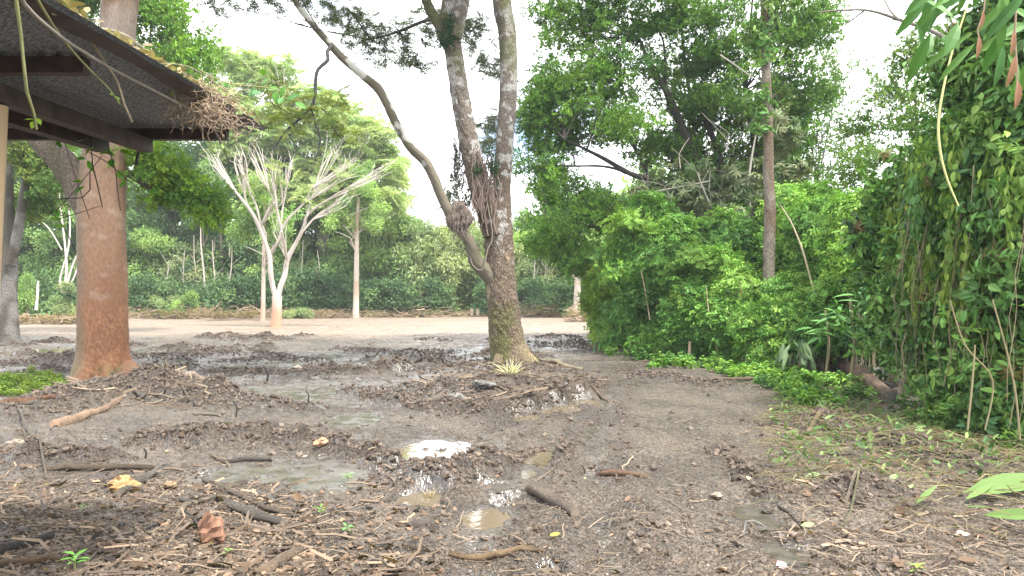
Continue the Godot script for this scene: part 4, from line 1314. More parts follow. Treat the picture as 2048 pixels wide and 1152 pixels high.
func make_thicket() -> void:
	var greens := [[Color(0.20, 0.37, 0.07), Color(0.28, 0.47, 0.10), Color(0.11, 0.25, 0.055)], [Color(0.13, 0.28, 0.06), Color(0.20, 0.38, 0.08), Color(0.08, 0.19, 0.05)], [Color(0.32, 0.46, 0.08), Color(0.24, 0.38, 0.07), Color(0.15, 0.28, 0.05)]]  # last palette: sunlight on the left tip painted into its yellow-greens
	# each shrub: clumps, distance of its foot, colours, label
	var list := [
		[[[1215, 560, 22, 30, 40], [1205, 630, 22.5, 28, 50], [1230, 610, 21.5, 35, 60], [1225, 680, 21.5, 30, 25]], 1222, 22, 2, "yellow-green shrub at the left tip of the thicket, sunlight put into its leaf colour"],
		[[[1265, 480, 20, 50, 45], [1250, 540, 20, 45, 45], [1290, 520, 20, 45, 40]], 1268, 20, 0, "leafy bright green sapling rising at the left of the thicket"],
		[[[1270, 620, 20, 45, 50], [1260, 680, 20, 45, 30], [1300, 660, 19.5, 40, 40]], 1270, 19.6, 1, "dense dark green shrub low at the left of the thicket"],
		[[[1350, 540, 19, 50, 40], [1330, 600, 19, 50, 40], [1370, 600, 18.8, 45, 45]], 1345, 19, 1, "leaning sapling with thin pale stems left of the bare stick"],
		[[[1340, 680, 18.5, 55, 35], [1390, 660, 18, 45, 40]], 1360, 18.3, 1, "low shrub under the leaning sapling in the thicket"],
		[[[1420, 530, 18.4, 55, 35], [1400, 590, 18.2, 45, 40], [1440, 610, 18, 45, 45]], 1425, 18.2, 0, "pale green layered shrub left of the slender trunk"],
		[[[1450, 670, 17.6, 45, 35], [1430, 640, 17.6, 40, 40], [1480, 690, 17.2, 40, 22]], 1452, 17.4, 1, "leafy shrub beside the bare upright stick"],
		[[[1490, 600, 17.6, 40, 45], [1505, 650, 16.5, 36, 32], [1530, 690, 16.2, 40, 24]], 1508, 16.4, 0, "fresh green shrub in front of the slender trunk"],
		[[[1590, 520, 17.5, 55, 45], [1570, 590, 17, 50, 45], [1620, 590, 16.8, 45, 40]], 1590, 17, 0, "broad shrub right of the slender trunk"],
		[[[1660, 490, 16.5, 50, 45], [1690, 560, 15.5, 45, 45], [1650, 430, 17, 60, 35]], 1670, 16, 1, "tall dark shrub between the leaning cane and the vine curtain"],
		[[[1590, 660, 16.2, 40, 40], [1630, 650, 15.8, 40, 40]], 1610, 16, 1, "shadowed shrub behind the drooping lance-leaved plant"],
		[[[1310, 430, 20.5, 45, 35], [1330, 480, 20, 40, 40]], 1322, 20.3, 1, "upper shoots of a tall sapling under the wilting climber"],
		[[[1450, 470, 19.5, 50, 40], [1500, 500, 19, 45, 40], [1400, 480, 20, 45, 35]], 1452, 19.4, 1, "tall sapling left of the slender trunk, level with the climber"],
		[[[1600, 420, 19, 50, 45], [1580, 460, 18.5, 45, 40], [1650, 450, 19, 45, 30]], 1612, 18.8, 0, "tall bright sapling between the slender trunk and the leaning cane"],
		[[[1740, 440, 15, 45, 50], [1720, 520, 14.5, 40, 50]], 1735, 14.8, 0, "tall sapling against the left edge of the vine curtain"],
	]
	for s in list:
		var foot := flat(s[1], s[2])
		var o := thing("shrub", foot, s[4], "shrub")
		var cl := px_clumps(s[0], 0.75)
		var g := Geo.new()
		for c in cl:
			for k in 6:
				var b := foot + Vector3(rf(-0.4, 0.4), -0.05, rf(-0.3, 0.3))
				var e: Vector3 = c[0] + rv() * c[1] * 0.6
				limb(g, [b, b.lerp(e, 0.5) + rv() * 0.1, e], [0.016, 0.013, 0.005], 5, 0.3, Color(0.27, 0.23, 0.14) * rf(0.7, 1.5))
		part("stems", g.mesh(), mats.twig, o)
		crown(o, "foliage", "shoot", "leaf", cl, 320, Vector2(0.42, 0.85), greens[s[3]], 12, 0.6, 0.6)
		crown(o, "broad_foliage", "broad", "leaf", cl, 150, Vector2(0.35, 0.6), greens[s[3]], 9, 0.6, 0.6)
	# canes and sticks in the thicket
	for c in [[[[1484, 735, 5], [1484, 650, 5], [1481, 565, 4]], 16.8, "bare upright tan stick standing in the thicket", Color(0.4, 0.28, 0.15)], [[[1630, 590, 6], [1605, 500, 5], [1580, 440, 4], [1560, 410, 2]], 15.6, "long pale leaning cane right of the slender trunk", Color(0.5, 0.42, 0.28)], [[[1380, 735, 9], [1379, 712, 9], [1380, 683, 8]], 17.2, "short cut stump stake at the edge of the weeds", Color(0.36, 0.26, 0.17)], [[[1300, 640, 4], [1290, 580, 3], [1282, 540, 2]], 18.6, "thin pale stem at the left of the thicket", Color(0.45, 0.36, 0.24)], [[[1440, 720, 3], [1420, 640, 3], [1412, 570, 2]], 17, "thin pale sapling stem left of the bare upright stick", Color(0.42, 0.36, 0.22)]]:
		var a := px_path(c[0], c[1])
		var o := thing("cane", a[0], c[2], "stick")
		var g := Geo.new()
		var cr := px_rad(c[0], c[1])
		for k in cr.size(): cr[k] *= 0.7
		limb(g, a, cr, 8, 0.15, c[3], bark_disp(0.1, 0.003, 2.0, 3.0))
		part("stem", g.mesh(), mats.bark_fine, o)
	# weeds at the foot of the thicket
	var where: Array = []
	var tint: Array = []
	var edge := [[1180, 700], [1260, 722], [1330, 735], [1420, 748], [1500, 762], [1560, 790], [1620, 815], [1700, 830], [1800, 850], [1900, 870], [2048, 905], [2300, 960]]
	for k in 2300:
		var x := rf(1200, 2200)
		if rng.randf() < smoothstep(1560, 1760, x) * 0.93: continue
		var ey := 700.0
		for j in edge.size() - 1:
			if x >= edge[j][0] and x <= edge[j + 1][0]:
				ey = lerpf(edge[j][1], edge[j + 1][1], (x - edge[j][0]) / (edge[j + 1][0] - edge[j][0]))
		var y := ey - 58.0 * rng.randf() + 14.0 * n_mid.get_noise_2d(x * 0.03, 5.0)
		var q := G(x, y)
		if n_mid.get_noise_2d(q.x * 0.9, q.z * 0.9) < rf(-0.15, 0.2): continue
		var t := facing(Vector3.UP + rv() * 0.25, rng.randf() * TAU, rf(0.14, 0.5))
		t.origin = q
		where.append(t)
		var c: Color = greens[0 if rng.randf() < 0.6 else 1][rng.randi() % 3]
		tint.append(c * rf(0.6, 1.1))
	tag(many("weeds", sprays.herb, mats.leaf, where, tint, self), "low bright green weeds along the foot of the thicket", "weeds", "", "stuff")
	where = []
	tint = []
	for k in 620:
		var x := rf(-140, 150)
		var y := 745.0 + 45.0 * rng.randf() + (150 - x) * 0.08
		if n_mid.get_noise_2d(x * 0.012, y * 0.05) + 0.35 - 1.2 * Vector2((x - 20.0) / 150.0, (y - 772.0) / 26.0).length_squared() * 0.6 < rf(-0.3, 0.3): continue
		var t := facing(Vector3.UP + rv() * 0.15, rng.randf() * TAU, rf(0.14, 0.3))
		t.origin = G(x, y)
		where.append(t)
		tint.append(Color(0.20, 0.27, 0.05).lerp(Color(0.11, 0.20, 0.04), rng.randf()))
	tag(many("weeds", sprays.herb, mats.leaf, where, tint, self), "patch of yellow-green weeds left of the stained trunk", "weeds", "", "stuff")


func make_vines() -> void:
	var o := thing("vine_curtain", G(1930, 850), "dense dark curtain of broad-leaved vines hanging over a tree at the right edge", "vine-covered tree")
	var cl := px_clumps([[1800, 400, 11, 60, 90], [1770, 500, 11.5, 55, 80], [1890, 330, 10, 50, 70], [1950, 240, 9.3, 60, 80], [2010, 300, 8.6, 80, 120], [1930, 400, 9.2, 80, 110], [2020, 500, 8.3, 80, 120], [1860, 500, 10, 70, 100], [1880, 640, 9.6, 90, 80], [1990, 660, 8.5, 90, 110], [1790, 640, 11, 50, 70], [1970, 790, 8.5, 85, 60], [1910, 760, 9.4, 50, 50], [2090, 400, 8, 70, 200], [2100, 700, 7.8, 60, 120], [2070, 130, 8.2, 60, 110], [1990, 90, 9, 60, 60], [1920, 130, 9.5, 50, 50], [2040, 10, 8.6, 80, 70]], 0.8)
	var g := Geo.new()
	var b := flat(1990, 10.2)
	limb(g, [b, b + Vector3(0.1, 2, 0), b + Vector3(-0.2, 4.6, 0.3)], [0.22, 0.18, 0.1], 12, 0.3, Color(0.12, 0.1, 0.08))
	reach_branches(g, [b + Vector3(0.1, 2, 0), b + Vector3(-0.2, 4.6, 0.3)], cl, 3, 0.03, Color(0.13, 0.11, 0.09))
	part("trunk", g.mesh(), mats.bark_rough, o)
	var dark := [Color(0.07, 0.16, 0.04), Color(0.11, 0.23, 0.05), Color(0.04, 0.10, 0.035), Color(0.17, 0.30, 0.06)]
	crown(o, "dead_leaves", "lance", "leaf", cl, 60, Vector2(0.25, 0.4), [Color(0.17, 0.12, 0.06), Color(0.24, 0.2, 0.07)], 12, 0.5, 0.3)
	crown(o, "small_foliage", "broad", "leaf", cl, 520, Vector2(0.4, 0.65), [Color(0.10, 0.22, 0.05), Color(0.16, 0.30, 0.06), Color(0.06, 0.15, 0.04)], 12, 0.5, 0.4)
	crown(o, "foliage", "near", "leaf_gloss", cl, 1750, Vector2(0.5, 0.85), dark, 12, 0.42, 0.3)
	var strands := px_clumps([[1940, 380, 8.7, 90, 60, 0.4], [2010, 420, 8, 70, 90, 0.4], [1880, 330, 9.4, 50, 60, 0.4], [1960, 520, 8.5, 70, 60, 0.4], [1830, 450, 10.4, 50, 80, 0.4], [1860, 600, 9.3, 60, 70, 0.4]], 0.4)
	var hang := crown(o, "hanging_strands", "vine", "leaf", strands, 90, Vector2(0.55, 0.9), [Color(0.22, 0.33, 0.06), Color(0.12, 0.22, 0.04), Color(0.19, 0.27, 0.05), Color(0.06, 0.14, 0.04), Color(0.05, 0.12, 0.035)], 8, 0.5, 1.0)
	for k in hang.multimesh.instance_count:
		var t := hang.multimesh.get_instance_transform(k)
		hang.multimesh.set_instance_transform(k, Transform3D(Basis(Vector3.UP, rf(0, TAU)) * Basis.from_scale(Vector3.ONE * rf(0.55, 0.95)), t.origin))
	# stems hanging in front and reaching the ground
	g = Geo.new()
	for k in 34:
		var x := rf(1800, 2080)
		var y0 := rf(330, 620)
		var dd := lerpf(10.0, 7.8, (x - 1800) / 280.0) - 0.5
		var l: Array = [[x, y0, 3]]
		var yend := rf(700, 880)
		for j in 6:
			l.append([l[j][0] + rf(-16, 16), lerpf(y0, yend, (j + 1) / 6.0), rf(1.0, 2.4)])
		limb(g, px_path(l, dd, rf(-0.3, 0.2)), px_rad(l, dd), 4, 0.2, Color(0.24, 0.19, 0.11) * rf(0.3, 1.1))
	for l in [[[1955, -60, 3], [1935, 10, 3], [1900, 120, 4], [1878, 230, 5], [1880, 300, 5], [1895, 360, 4], [1917, 412, 3]], [[2040, 880, 4], [2030, 780, 4], [2010, 690, 3], [1985, 600, 3]], [[1970, 860, 3], [1985, 760, 3], [1930, 690, 3], [1900, 600, 2]], [[1935, 860, 4], [1945, 760, 4], [1950, 690, 3]]]:
		limb(g, px_path(l, 7.4), px_rad(l, 7.4), 7, 0.08, Color(0.40, 0.40, 0.17) if l[0][1] < 50 else Color(0.2, 0.17, 0.09))
	part("stems", g.mesh(), mats.twig, o)
	# large lance leaves and dead leaves at the upper right corner
	var c := thing("overhanging_branch", P(1960, -80, 5.4), "branch of long drooping leaves, some brown and dead, hanging at the top right corner", "branch")
	g = Geo.new()
	var wood := [[2120, -60, 12], [2000, -90, 10], [1900, -80, 8], [1800, -40, 5]]
	limb(g, px_path(wood, 5.4), px_rad(wood, 5.4), 8, 0.1, Color(0.2, 0.17, 0.12))
	var dead := [[1975, -80, 3], [1968, 20, 3], [1955, 60, 3], [1962, 95, 2]]
	limb(g, px_path(dead, 5.2), px_rad(dead, 5.2), 6, 0.1, Color(0.25, 0.18, 0.12))
	var dead2 := [[2040, -80, 4], [2030, 60, 4], [2035, 150, 3], [2030, 200, 2]]
	limb(g, px_path(dead2, 5.2), px_rad(dead2, 5.2), 6, 0.1, Color(0.25, 0.18, 0.12))
	part("wood", g.mesh(), mats.twig, c)
	for k in 34:
		var lg := Geo.new()
		var x := rf(1830, 2090)
		var y := rf(-60, 130) * smoothstep(1700, 1960, x) - 10
		var col := Color(0.05, 0.13, 0.035).lerp(Color(0.10, 0.20, 0.055), rng.randf())
		leaf(lg, P(x, y, rf(5.0, 6.0)), Vector3(rf(-0.8, 0.35), rf(-1.2, -0.2), rf(-0.4, 0.4)), Vector3(rf(-0.3, 0.3), 0.5, 1), rf(0.22, 0.42), rf(0.055, 0.085), col, 0.2, true)
		part("leaf", lg.mesh(), mats.leaf, c)
	for q in [[1958, 70, 0.16, 0.045], [1966, 20, 0.13, 0.035], [2030, 110, 0.22, 0.06], [2036, 160, 0.2, 0.06], [2026, 60, 0.18, 0.05]]:
		var lg := Geo.new()
		leaf(lg, P(q[0], q[1], 5.15), Vector3(rf(-0.2, 0.2), -1, 0), Vector3(0.2, 0.1, 1), q[2], q[3], Color(0.26, 0.14, 0.09), 0.2, true)
		part("dead_leaf", lg.mesh(), mats.leaf, c)
	# lance-leaved plants at the foot of the curtain
	for s in [[1700, 600, 13.6, 60, 60, 34, 0.0, "lance-leaved plant with arching fresh green leaves in the dark gap beside the vine curtain"], [1595, 690, 14.6, 45, 40, 30, 1.0, "drooping plant of limp grey-green lance leaves left of the fallen log"], [1650, 620, 14, 40, 40, 20, 0.0, "arching lance-leaved plant left of the dark gap"]]:
		var foot := flat(s[0], s[2])
		var p := thing("lance_leaved_plant", foot, s[7], "plant")
		g = Geo.new()
		var top := P(s[0], s[1], s[2])
		limb(g, [foot, foot.lerp(top, 0.5) + Vector3(0.05, 0, 0.05), top], [0.03, 0.025, 0.015], 7, 0.2, Color(0.17, 0.15, 0.08))
		part("stem", g.mesh(), mats.twig, p)
		for k in int(s[5]):
			var lg := Geo.new()
			var a := k * 2.4
			var from: Vector3 = foot.lerp(top, rf(0.55, 1.0)) + Vector3(rf(-1, 1) * s[3], rf(-0.4, 1) * s[4] * 0.6, rf(-0.5, 1) * s[3]) / FOCAL * s[2] * 0.7
			var dir := Vector3(cos(a), rf(-0.4, 0.5) if s[6] < 0.5 else rf(-2.0, -0.8), sin(a))
			var col := Color(0.08, 0.2, 0.06).lerp(Color(0.15, 0.30, 0.08), rng.randf()) if s[6] < 0.5 else Color(0.10, 0.16, 0.09).lerp(Color(0.16, 0.22, 0.11), rng.randf())
			leaf(lg, from, dir, Vector3.UP + Vector3(0, 0, 0.5) + rv() * 0.2, rf(0.28, 0.5), rf(0.06, 0.095), col, 0.3, true)
			part("leaf", lg.mesh(), mats.leaf, p)
	# undergrowth that fills the dark gap below the curtain
	var f := thing("shade_plants", flat(1850, 11), "shaded leafy undergrowth beneath the vine curtain", "undergrowth")
	f.set_meta("kind", "stuff")
	crown(f, "foliage", "near", "leaf", px_clumps([[1800, 680, 13, 60, 36], [1730, 670, 14.5, 60, 30], [1900, 810, 9.4, 40, 30], [1950, 850, 8.4, 70, 25], [2030, 830, 8, 60, 50], [1770, 580, 13.5, 50, 60], [1830, 640, 12, 60, 80], [1690, 660, 17, 80, 40], [1780, 670, 15, 60, 45], [1850, 700, 12.8, 60, 60], [1800, 712, 13.4, 80, 26], [1870, 735, 11.4, 50, 26], [1740, 705, 15.2, 60, 22]], 0.5), 860, Vector2(0.4, 0.6), [Color(0.05, 0.13, 0.045), Color(0.08, 0.19, 0.05), Color(0.13, 0.25, 0.05)], 9, 0.45, 0.7)


# ------------------------------------------------------------------ shed roof
func box(g: Geo, a: Vector3, b: Vector3) -> void:
	var m := BoxMesh.new()
	m.size = (b - a).abs()
	var arr := m.get_mesh_arrays()
	var c := (a + b) / 2
	var k := g.v.size()
	for p in arr[Mesh.ARRAY_VERTEX]:
		g.v.append(p + c)
	g.n.append_array(arr[Mesh.ARRAY_NORMAL])
	for j in arr[Mesh.ARRAY_INDEX]:
		g.i.append(j + k)


func sloped(g: Geo, x0: float, x1: float, y0: float, y1: float, z0: float, z1: float) -> void:
	# a straight bar that follows the roof's slope
	var q := Geo.new()
	box(q, Vector3(x0, y0, z0), Vector3(x1, y1, z1))
	for p in q.v:
		g.v.append(p + Vector3.UP * roof_y(p.z))
	g.n.append_array(q.n)
	for j in q.i:
		g.i.append(j + g.v.size() - q.v.size())


func roof_y(z: float) -> float:
	return 1.55 + 0.862 + 0.03 * -z


func make_shed() -> void:
	var o := thing("shed", Vector3(-3.4, 0, -2.5), "open shed roof of old stained corrugated sheets on rusty beams at upper left", "shed")
	# corrugated sheets, each a little lapped over the next
	var x := -1.5
	for s in 5:
		var g := Geo.new()
		var nx := 60
		var zs := 26
		for layer in [0.0, 0.003]:
			for r in zs + 1:
				var z := lerpf(2.0, -4.62, float(r) / zs)
				for k in nx + 1:
					var xx := x - 0.78 * k / nx
					var rag := 0.0
					if r == zs: rag = 0.03 * n_mid.get_noise_2d(xx * 6.0, s * 9.0)
					var y: float = roof_y(z) + 0.02 + layer - 0.004 * (s % 2) + 0.009 * sin(TAU * xx / 0.0762) + 0.008 * n_broad.get_noise_2d(xx * 4, z * 3)
					g.v.append(Vector3(xx, y, z + rag))
					g.u.append(Vector2(xx, z))
		var w := nx + 1
		var half := w * (zs + 1)
		for r in zs:
			for k in nx:
				var a := r * w + k
				g.i.append_array(PackedInt32Array([a, a + 1, a + w, a + 1, a + w + 1, a + w]))
				a += half
				g.i.append_array(PackedInt32Array([a, a + w, a + 1, a + 1, a + w, a + w + 1]))
		part("roof_sheet", smooth(g), mats.sheet, o)
		x -= 0.76
	var g2 := Geo.new()
	# dark verge strip under the edge
	for k in 90:
		var z0 := lerpf(1.8, -4.4, k / 90.0)
		var w0 := 0.06 + 0.03 * n_mid.get_noise_2d(z0 * 1.3, 3)
		for xx in [[-1.505 + 0.012 * n_fine.get_noise_2d(z0, 8), 0.012], [-1.515 - w0, -0.004]]:
			g2.v.append(Vector3(xx[0], roof_y(z0) + xx[1] + 0.01 * n_mid.get_noise_2d(z0 * 2.0, xx[0] * 9.0), z0))
			g2.u.append(Vector2(xx[0], z0))
		if k > 0:
			var b0 := k * 2
			g2.i.append_array(PackedInt32Array([b0 - 2, b0 - 1, b0, b0 - 1, b0 + 1, b0]))
	part("verge_strip", smooth(g2), mats.steel, o)
	# dry litter lying along the edge of the roof
	var lw: Array = []
	var lt2: Array = []
	for k in 420:
		var z0 := rf(-4.55, -0.5)
		var t := facing(Vector3.UP + rv() * 0.7, rng.randf() * TAU, rf(0.02, 0.06))
		t.origin = Vector3(-1.53 + rf(-0.25, 0.05) * rng.randf(), roof_y(z0) + 0.045 + 0.03 * rng.randf(), z0)
		lw.append(t)
		lt2.append(Color(0.2, 0.14, 0.09).lerp(Color(0.34, 0.27, 0.15), rng.randf()) * rf(0.5, 1.2))
	tag(many("roof_litter", sprays.fallen, mats.leaf, lw, lt2, self), "dry dead leaves lying along the edge of the shed roof", "leaf litter", "", "stuff")
	for r in [[-2.157, -2.225], [-2.42, -2.495], [-4.6, -4.67]]:
		# a channel: web and two flanges
		var g := Geo.new()
		sloped(g, r[0] - 0.006, r[0], -0.14, -0.062, 1.8, -4.5)
		sloped(g, r[1], r[0] - 0.006, -0.14, -0.134, 1.8, -4.5)
		sloped(g, r[1], r[0] - 0.006, -0.068, -0.062, 1.8, -4.5)
		part("rafter", g.mesh(), mats.steel, o)
	for z in [-4.5, -3.0, -1.4, 0.4]:
		var g := Geo.new()
		var y: float = roof_y(z)
		box(g, Vector3(-1.72, y - 0.06, z), Vector3(-5.2, y + 0.006, z - 0.05))
		part("purlin", g.mesh(), mats.steel, o)
	for q in [[-2.19, -3.2, 0.0], [-4.62, -3.2, 0.0]]:
		var g := Geo.new()
		var pts := [Vector3(q[0] - 0.14, -0.1, q[1]), Vector3(q[0] - 0.07, 1.2, q[1]), Vector3(q[0] - 0.022, 2.36, q[1])]
		tube(g, smooth_path(pts, [0.05, 0.05, 0.05], 0.2)[0], smooth_path(pts, [0.05, 0.05, 0.05], 0.2)[1], 12, Color.WHITE)
		part("post", g.mesh(), mats.post_paint, o)
	var gh := Geo.new()
	var hk := [[277, 303, 5], [274, 318, 6], [272, 330, 7]]
	limb(gh, px_path(hk, 4.4), px_rad(hk, 4.4), 8, 0.02, Color(0.03, 0.025, 0.025))
	part("hanging_bracket", gh.mesh(), mats.twig, o)
	# vines lying on the roof and hanging over the edge
	var pale := Color(0.42, 0.35, 0.24)
	var green := Color(0.34, 0.36, 0.14)
	var runs := [
		[[[30, -40, 7], [47, 7, 7], [120, 73, 7], [219, 135, 6], [317, 186, 6], [379, 219, 5]], Color(0.36, 0.32, 0.26), "thick pale vine stem slanting across the underside of the roof"],
		[[[30, -20, 5], [33, 4, 5], [42, 73, 5], [49, 146, 5], [53, 182, 5], [69, 230, 4], [73, 259, 4]], green, "greenish yellow vine shoot hanging straight down at the left of the roof"],
		[[[70, -10, 4], [84, 15, 4], [109, 55, 4], [139, 95, 4], [179, 139, 4], [219, 179, 3], [239, 208, 3]], green, "thin green vine shoot hanging slantwise below the roof"],
		[[[106, 27, 4], [146, 47, 5], [182, 80, 5], [208, 124, 5], [233, 160, 5], [248, 208, 5], [264, 244, 4]], pale, "pale crooked vine stem hanging in the middle of the roof edge"],
		[[[157, 55, 4], [219, 60, 5], [259, 75, 5], [292, 104, 5], [335, 146, 4], [370, 180, 4], [401, 200, 4], [403, 237, 3], [406, 279, 3]], pale, "pale vine stem arching over the roof edge to the dry tangle"],
		[[[292, 129, 4], [357, 129, 4], [401, 146, 4], [456, 186, 3], [510, 226, 3], [525, 252, 2]], Color(0.24, 0.22, 0.12), "thin olive vine stem trailing along the roof edge to its tip"],
		[[[180, 60, 3], [250, 95, 4], [330, 128, 4], [400, 165, 3], [450, 200, 3]], Color(0.36, 0.3, 0.2), "thin tan vine lying along the top of the roof edge"],
		[[[230, 62, 3], [300, 108, 3], [345, 175, 3], [352, 205, 2]], Color(0.4, 0.33, 0.24), "short tan vine dropping over the roof edge just left of the tangle"],
		[[[408, 222, 5], [437, 277, 6], [459, 324, 4]], Color(0.16, 0.13, 0.11), "dark dry stem poking down below the corner of the roof"],
	]
	for r in runs:
		var a := px_path(r[0], 3.0, 0.0)
		for k in a.size():
			a[k] = P(r[0][k][0], r[0][k][1], 2.15 + 2.3 * clampf(r[0][k][0] / 535.0, 0, 1) - 0.1)
		var t := thing("hanging_vine", a[0], r[2], "vine")
		var g := Geo.new()
		limb(g, a, px_rad(r[0], 3.2), 8, 0.05, r[1], bark_disp(0.12, 0.002, 2.0, 12.0))
		part("stem", g.mesh(), mats.bark_fine, t)
		if r[1] != Color(0.36, 0.32, 0.26) and r[1] != pale:
			g = Geo.new()
			for k in 3:
				var q: Vector3 = a[a.size() - 1].lerp(a[a.size() - 2], rf(0, 1))
				leaf(g, q, Vector3(rf(-1, 1), rf(-1, 0.3), rf(-1, 1)), Vector3.UP, rf(0.03, 0.05), 0.02, Color(0.2, 0.3, 0.08), 0.2, true)
			part("leaves", g.mesh(), mats.leaf, t)
	var tg := thing("dry_vine_tangle", P(395, 215, 3.75), "tangle of dry brown vine twigs caught on the roof edge", "dead vines")
	var g3 := Geo.new()
	for k in 400:
		var along_ := rng.randf() * rng.randf()
		var q := P(rf(330, 430) + 110 * along_, rf(160, 232) + 45 * along_, rf(3.55, 3.95))
		var dir := (rv() + Vector3.DOWN * 0.4).normalized()
		for j in 5:
			var e := q + dir * rf(0.012, 0.03)
			stick(g3, q, e, 0.0019, 0.0015, Color(0.27, 0.2, 0.135) * rf(0.4, 1.4))
			q = e
			dir = (dir + rv() * 0.8).normalized()
	tag(part("dry_twigs", g3.mesh(), mats.twig, tg), "", "", "", "stuff")
	var lv := thing("roof_creeper", P(470, 180, 4.2), "green leafy creeper shoots on the roof tip and trailing beyond it", "vine")
	g3 = Geo.new()
	for l in [[[400, 140, 2.5], [450, 165, 2.5], [500, 172, 2.5], [560, 180, 2], [605, 205, 1.5]], [[440, 165, 2], [480, 210, 2], [520, 250, 2]], [[470, 190, 2], [540, 160, 1.5], [590, 190, 1.5]]]:
		limb(g3, px_path(l, 4.2), px_rad(l, 4.2), 5, 0.06, Color(0.17, 0.15, 0.07))
	part("stems", g3.mesh(), mats.twig, lv)
	for q in [[445, 168], [460, 165], [452, 205], [440, 210], [470, 225], [458, 232], [515, 170], [528, 152], [540, 160], [552, 182], [522, 185], [570, 172], [590, 205], [598, 190], [535, 178], [565, 195], [502, 260], [440, 185], [505, 160]]:
		var lg := Geo.new()
		leaf(lg, P(q[0], q[1], rf(4.0, 4.4)), Vector3(rf(-1, 1), rf(-0.8, 0.3), rf(-0.3, 0.6)), Vector3(rf(-0.3, 0.3), 0.7, 0.8), rf(0.045, 0.08), rf(0.026, 0.045), Color(0.05, 0.16, 0.05).lerp(Color(0.11, 0.24, 0.05), rng.randf()), 0.2, true)
		part("leaf", lg.mesh(), mats.leaf, lv)
	lv = thing("dark_hanging_creeper", P(190, 290, 4.3), "dark thin creeper with bright leaves hanging below the roof before the stained trunk", "vine")
	g3 = Geo.new()
	for l in [[[182, 276, 2], [185, 330, 2.5], [195, 370, 2.5], [205, 415, 2]], [[180, 340, 2], [180, 380, 2.5], [165, 395, 2], [120, 398, 2]], [[215, 290, 2], [232, 345, 2], [235, 380, 2], [241, 422, 1.5]], [[60, 365, 2], [90, 410, 2], [125, 450, 2], [150, 500, 1.5]], [[170, 300, 1.5], [215, 325, 2], [250, 355, 1.5], [300, 395, 1]], [[205, 310, 1.5], [150, 380, 1.5], [110, 425, 1.5]], [[128, 280, 1.5], [150, 350, 1.5], [180, 440, 1.5]], [[110, 440, 1.5], [160, 425, 1.5], [200, 412, 1.2]]]:
		limb(g3, px_path(l, 4.3), px_rad(l, 4.3), 5, 0.06, Color(0.035, 0.03, 0.03))
	part("stems", g3.mesh(), mats.twig, lv)
	for q in [[112, 282], [160, 284], [172, 318], [190, 292], [208, 302], [225, 305], [240, 300], [222, 318], [236, 340], [250, 352], [255, 362], [175, 320], [165, 365], [170, 372], [110, 420], [98, 438], [106, 452], [262, 375], [300, 380], [290, 395]]:
		var lg := Geo.new()
		leaf(lg, P(q[0], q[1], rf(4.1, 4.5)), Vector3(rf(-1, 1), rf(-0.9, 0.3), rf(-0.3, 0.6)), Vector3(rf(-0.3, 0.3), 0.6, 0.8), rf(0.05, 0.09), rf(0.025, 0.045), Color(0.10, 0.28, 0.05).lerp(Color(0.2, 0.36, 0.06), rng.randf()), 0.2, true)
		part("leaf", lg.mesh(), mats.leaf, lv)


func smooth(g: Geo) -> ArrayMesh:
	g.n.resize(g.v.size())
	for k in range(0, g.i.size(), 3):
		var a := g.i[k]
		var b := g.i[k + 1]
		var c := g.i[k + 2]
		var n := (g.v[c] - g.v[a]).cross(g.v[b] - g.v[a])
		g.n[a] += n
		g.n[b] += n
		g.n[c] += n
	for k in g.n.size():
		g.n[k] = g.n[k].normalized()
	return g.mesh()


# ------------------------------------------------------------------ things lying on the mud
func lying(called: String, px: Array, col: Color, label: String, category := "stick", lift := 0.75, sides := 10) -> Node3D:
	var a0: Array = []
	var r0: Array = []
	var up: Array = []
	for q in px:
		var p := G(q[0], q[1])
		r0.append(q[2] * 0.5 / FOCAL * -p.z)
		up.append((q[3] if q.size() > 3 else 0.0) / FOCAL * -p.z)
		a0.append(p)
	var a: Array = []
	var rad: Array = []
	var cut := 5
	var standing: bool = a0[0].distance_to(a0[a0.size() - 1]) < 0.25
	for k in a0.size() - 1:
		for j in (cut + (1 if k == a0.size() - 2 else 0)):
			var t := float(j) / cut
			var p: Vector3 = a0[k].lerp(a0[k + 1], t)
			var r := lerpf(r0[k], r0[k + 1], t)
			var hgt: float = ground(p.x, p.z) if not standing else p.y
			p.y = maxf(hgt * 0.75 + p.y * 0.25, hgt) + r * lift + lerpf(up[k], up[k + 1], t)
			a.append(p)
			rad.append(r)
	for pass_ in 2:
		for k in range(1, a.size() - 1):
			if not standing: a[k].y = maxf(a[k].y, (a[k - 1].y + a[k + 1].y) * 0.5)
	var o := thing(called, a[0], label, category)
	var g := Geo.new()
	limb(g, a, rad, sides, 0.04, func(p, an, al, n): return col * (1.0 + 0.6 * n_fine.get_noise_3dv(p * Vector3(0.8, 2, 0.8))), bark_disp(0.14, 0.005, 2.0, 5.0), 0.6)
	part("wood", g.mesh(), mats.bark_rough, o)
	return o


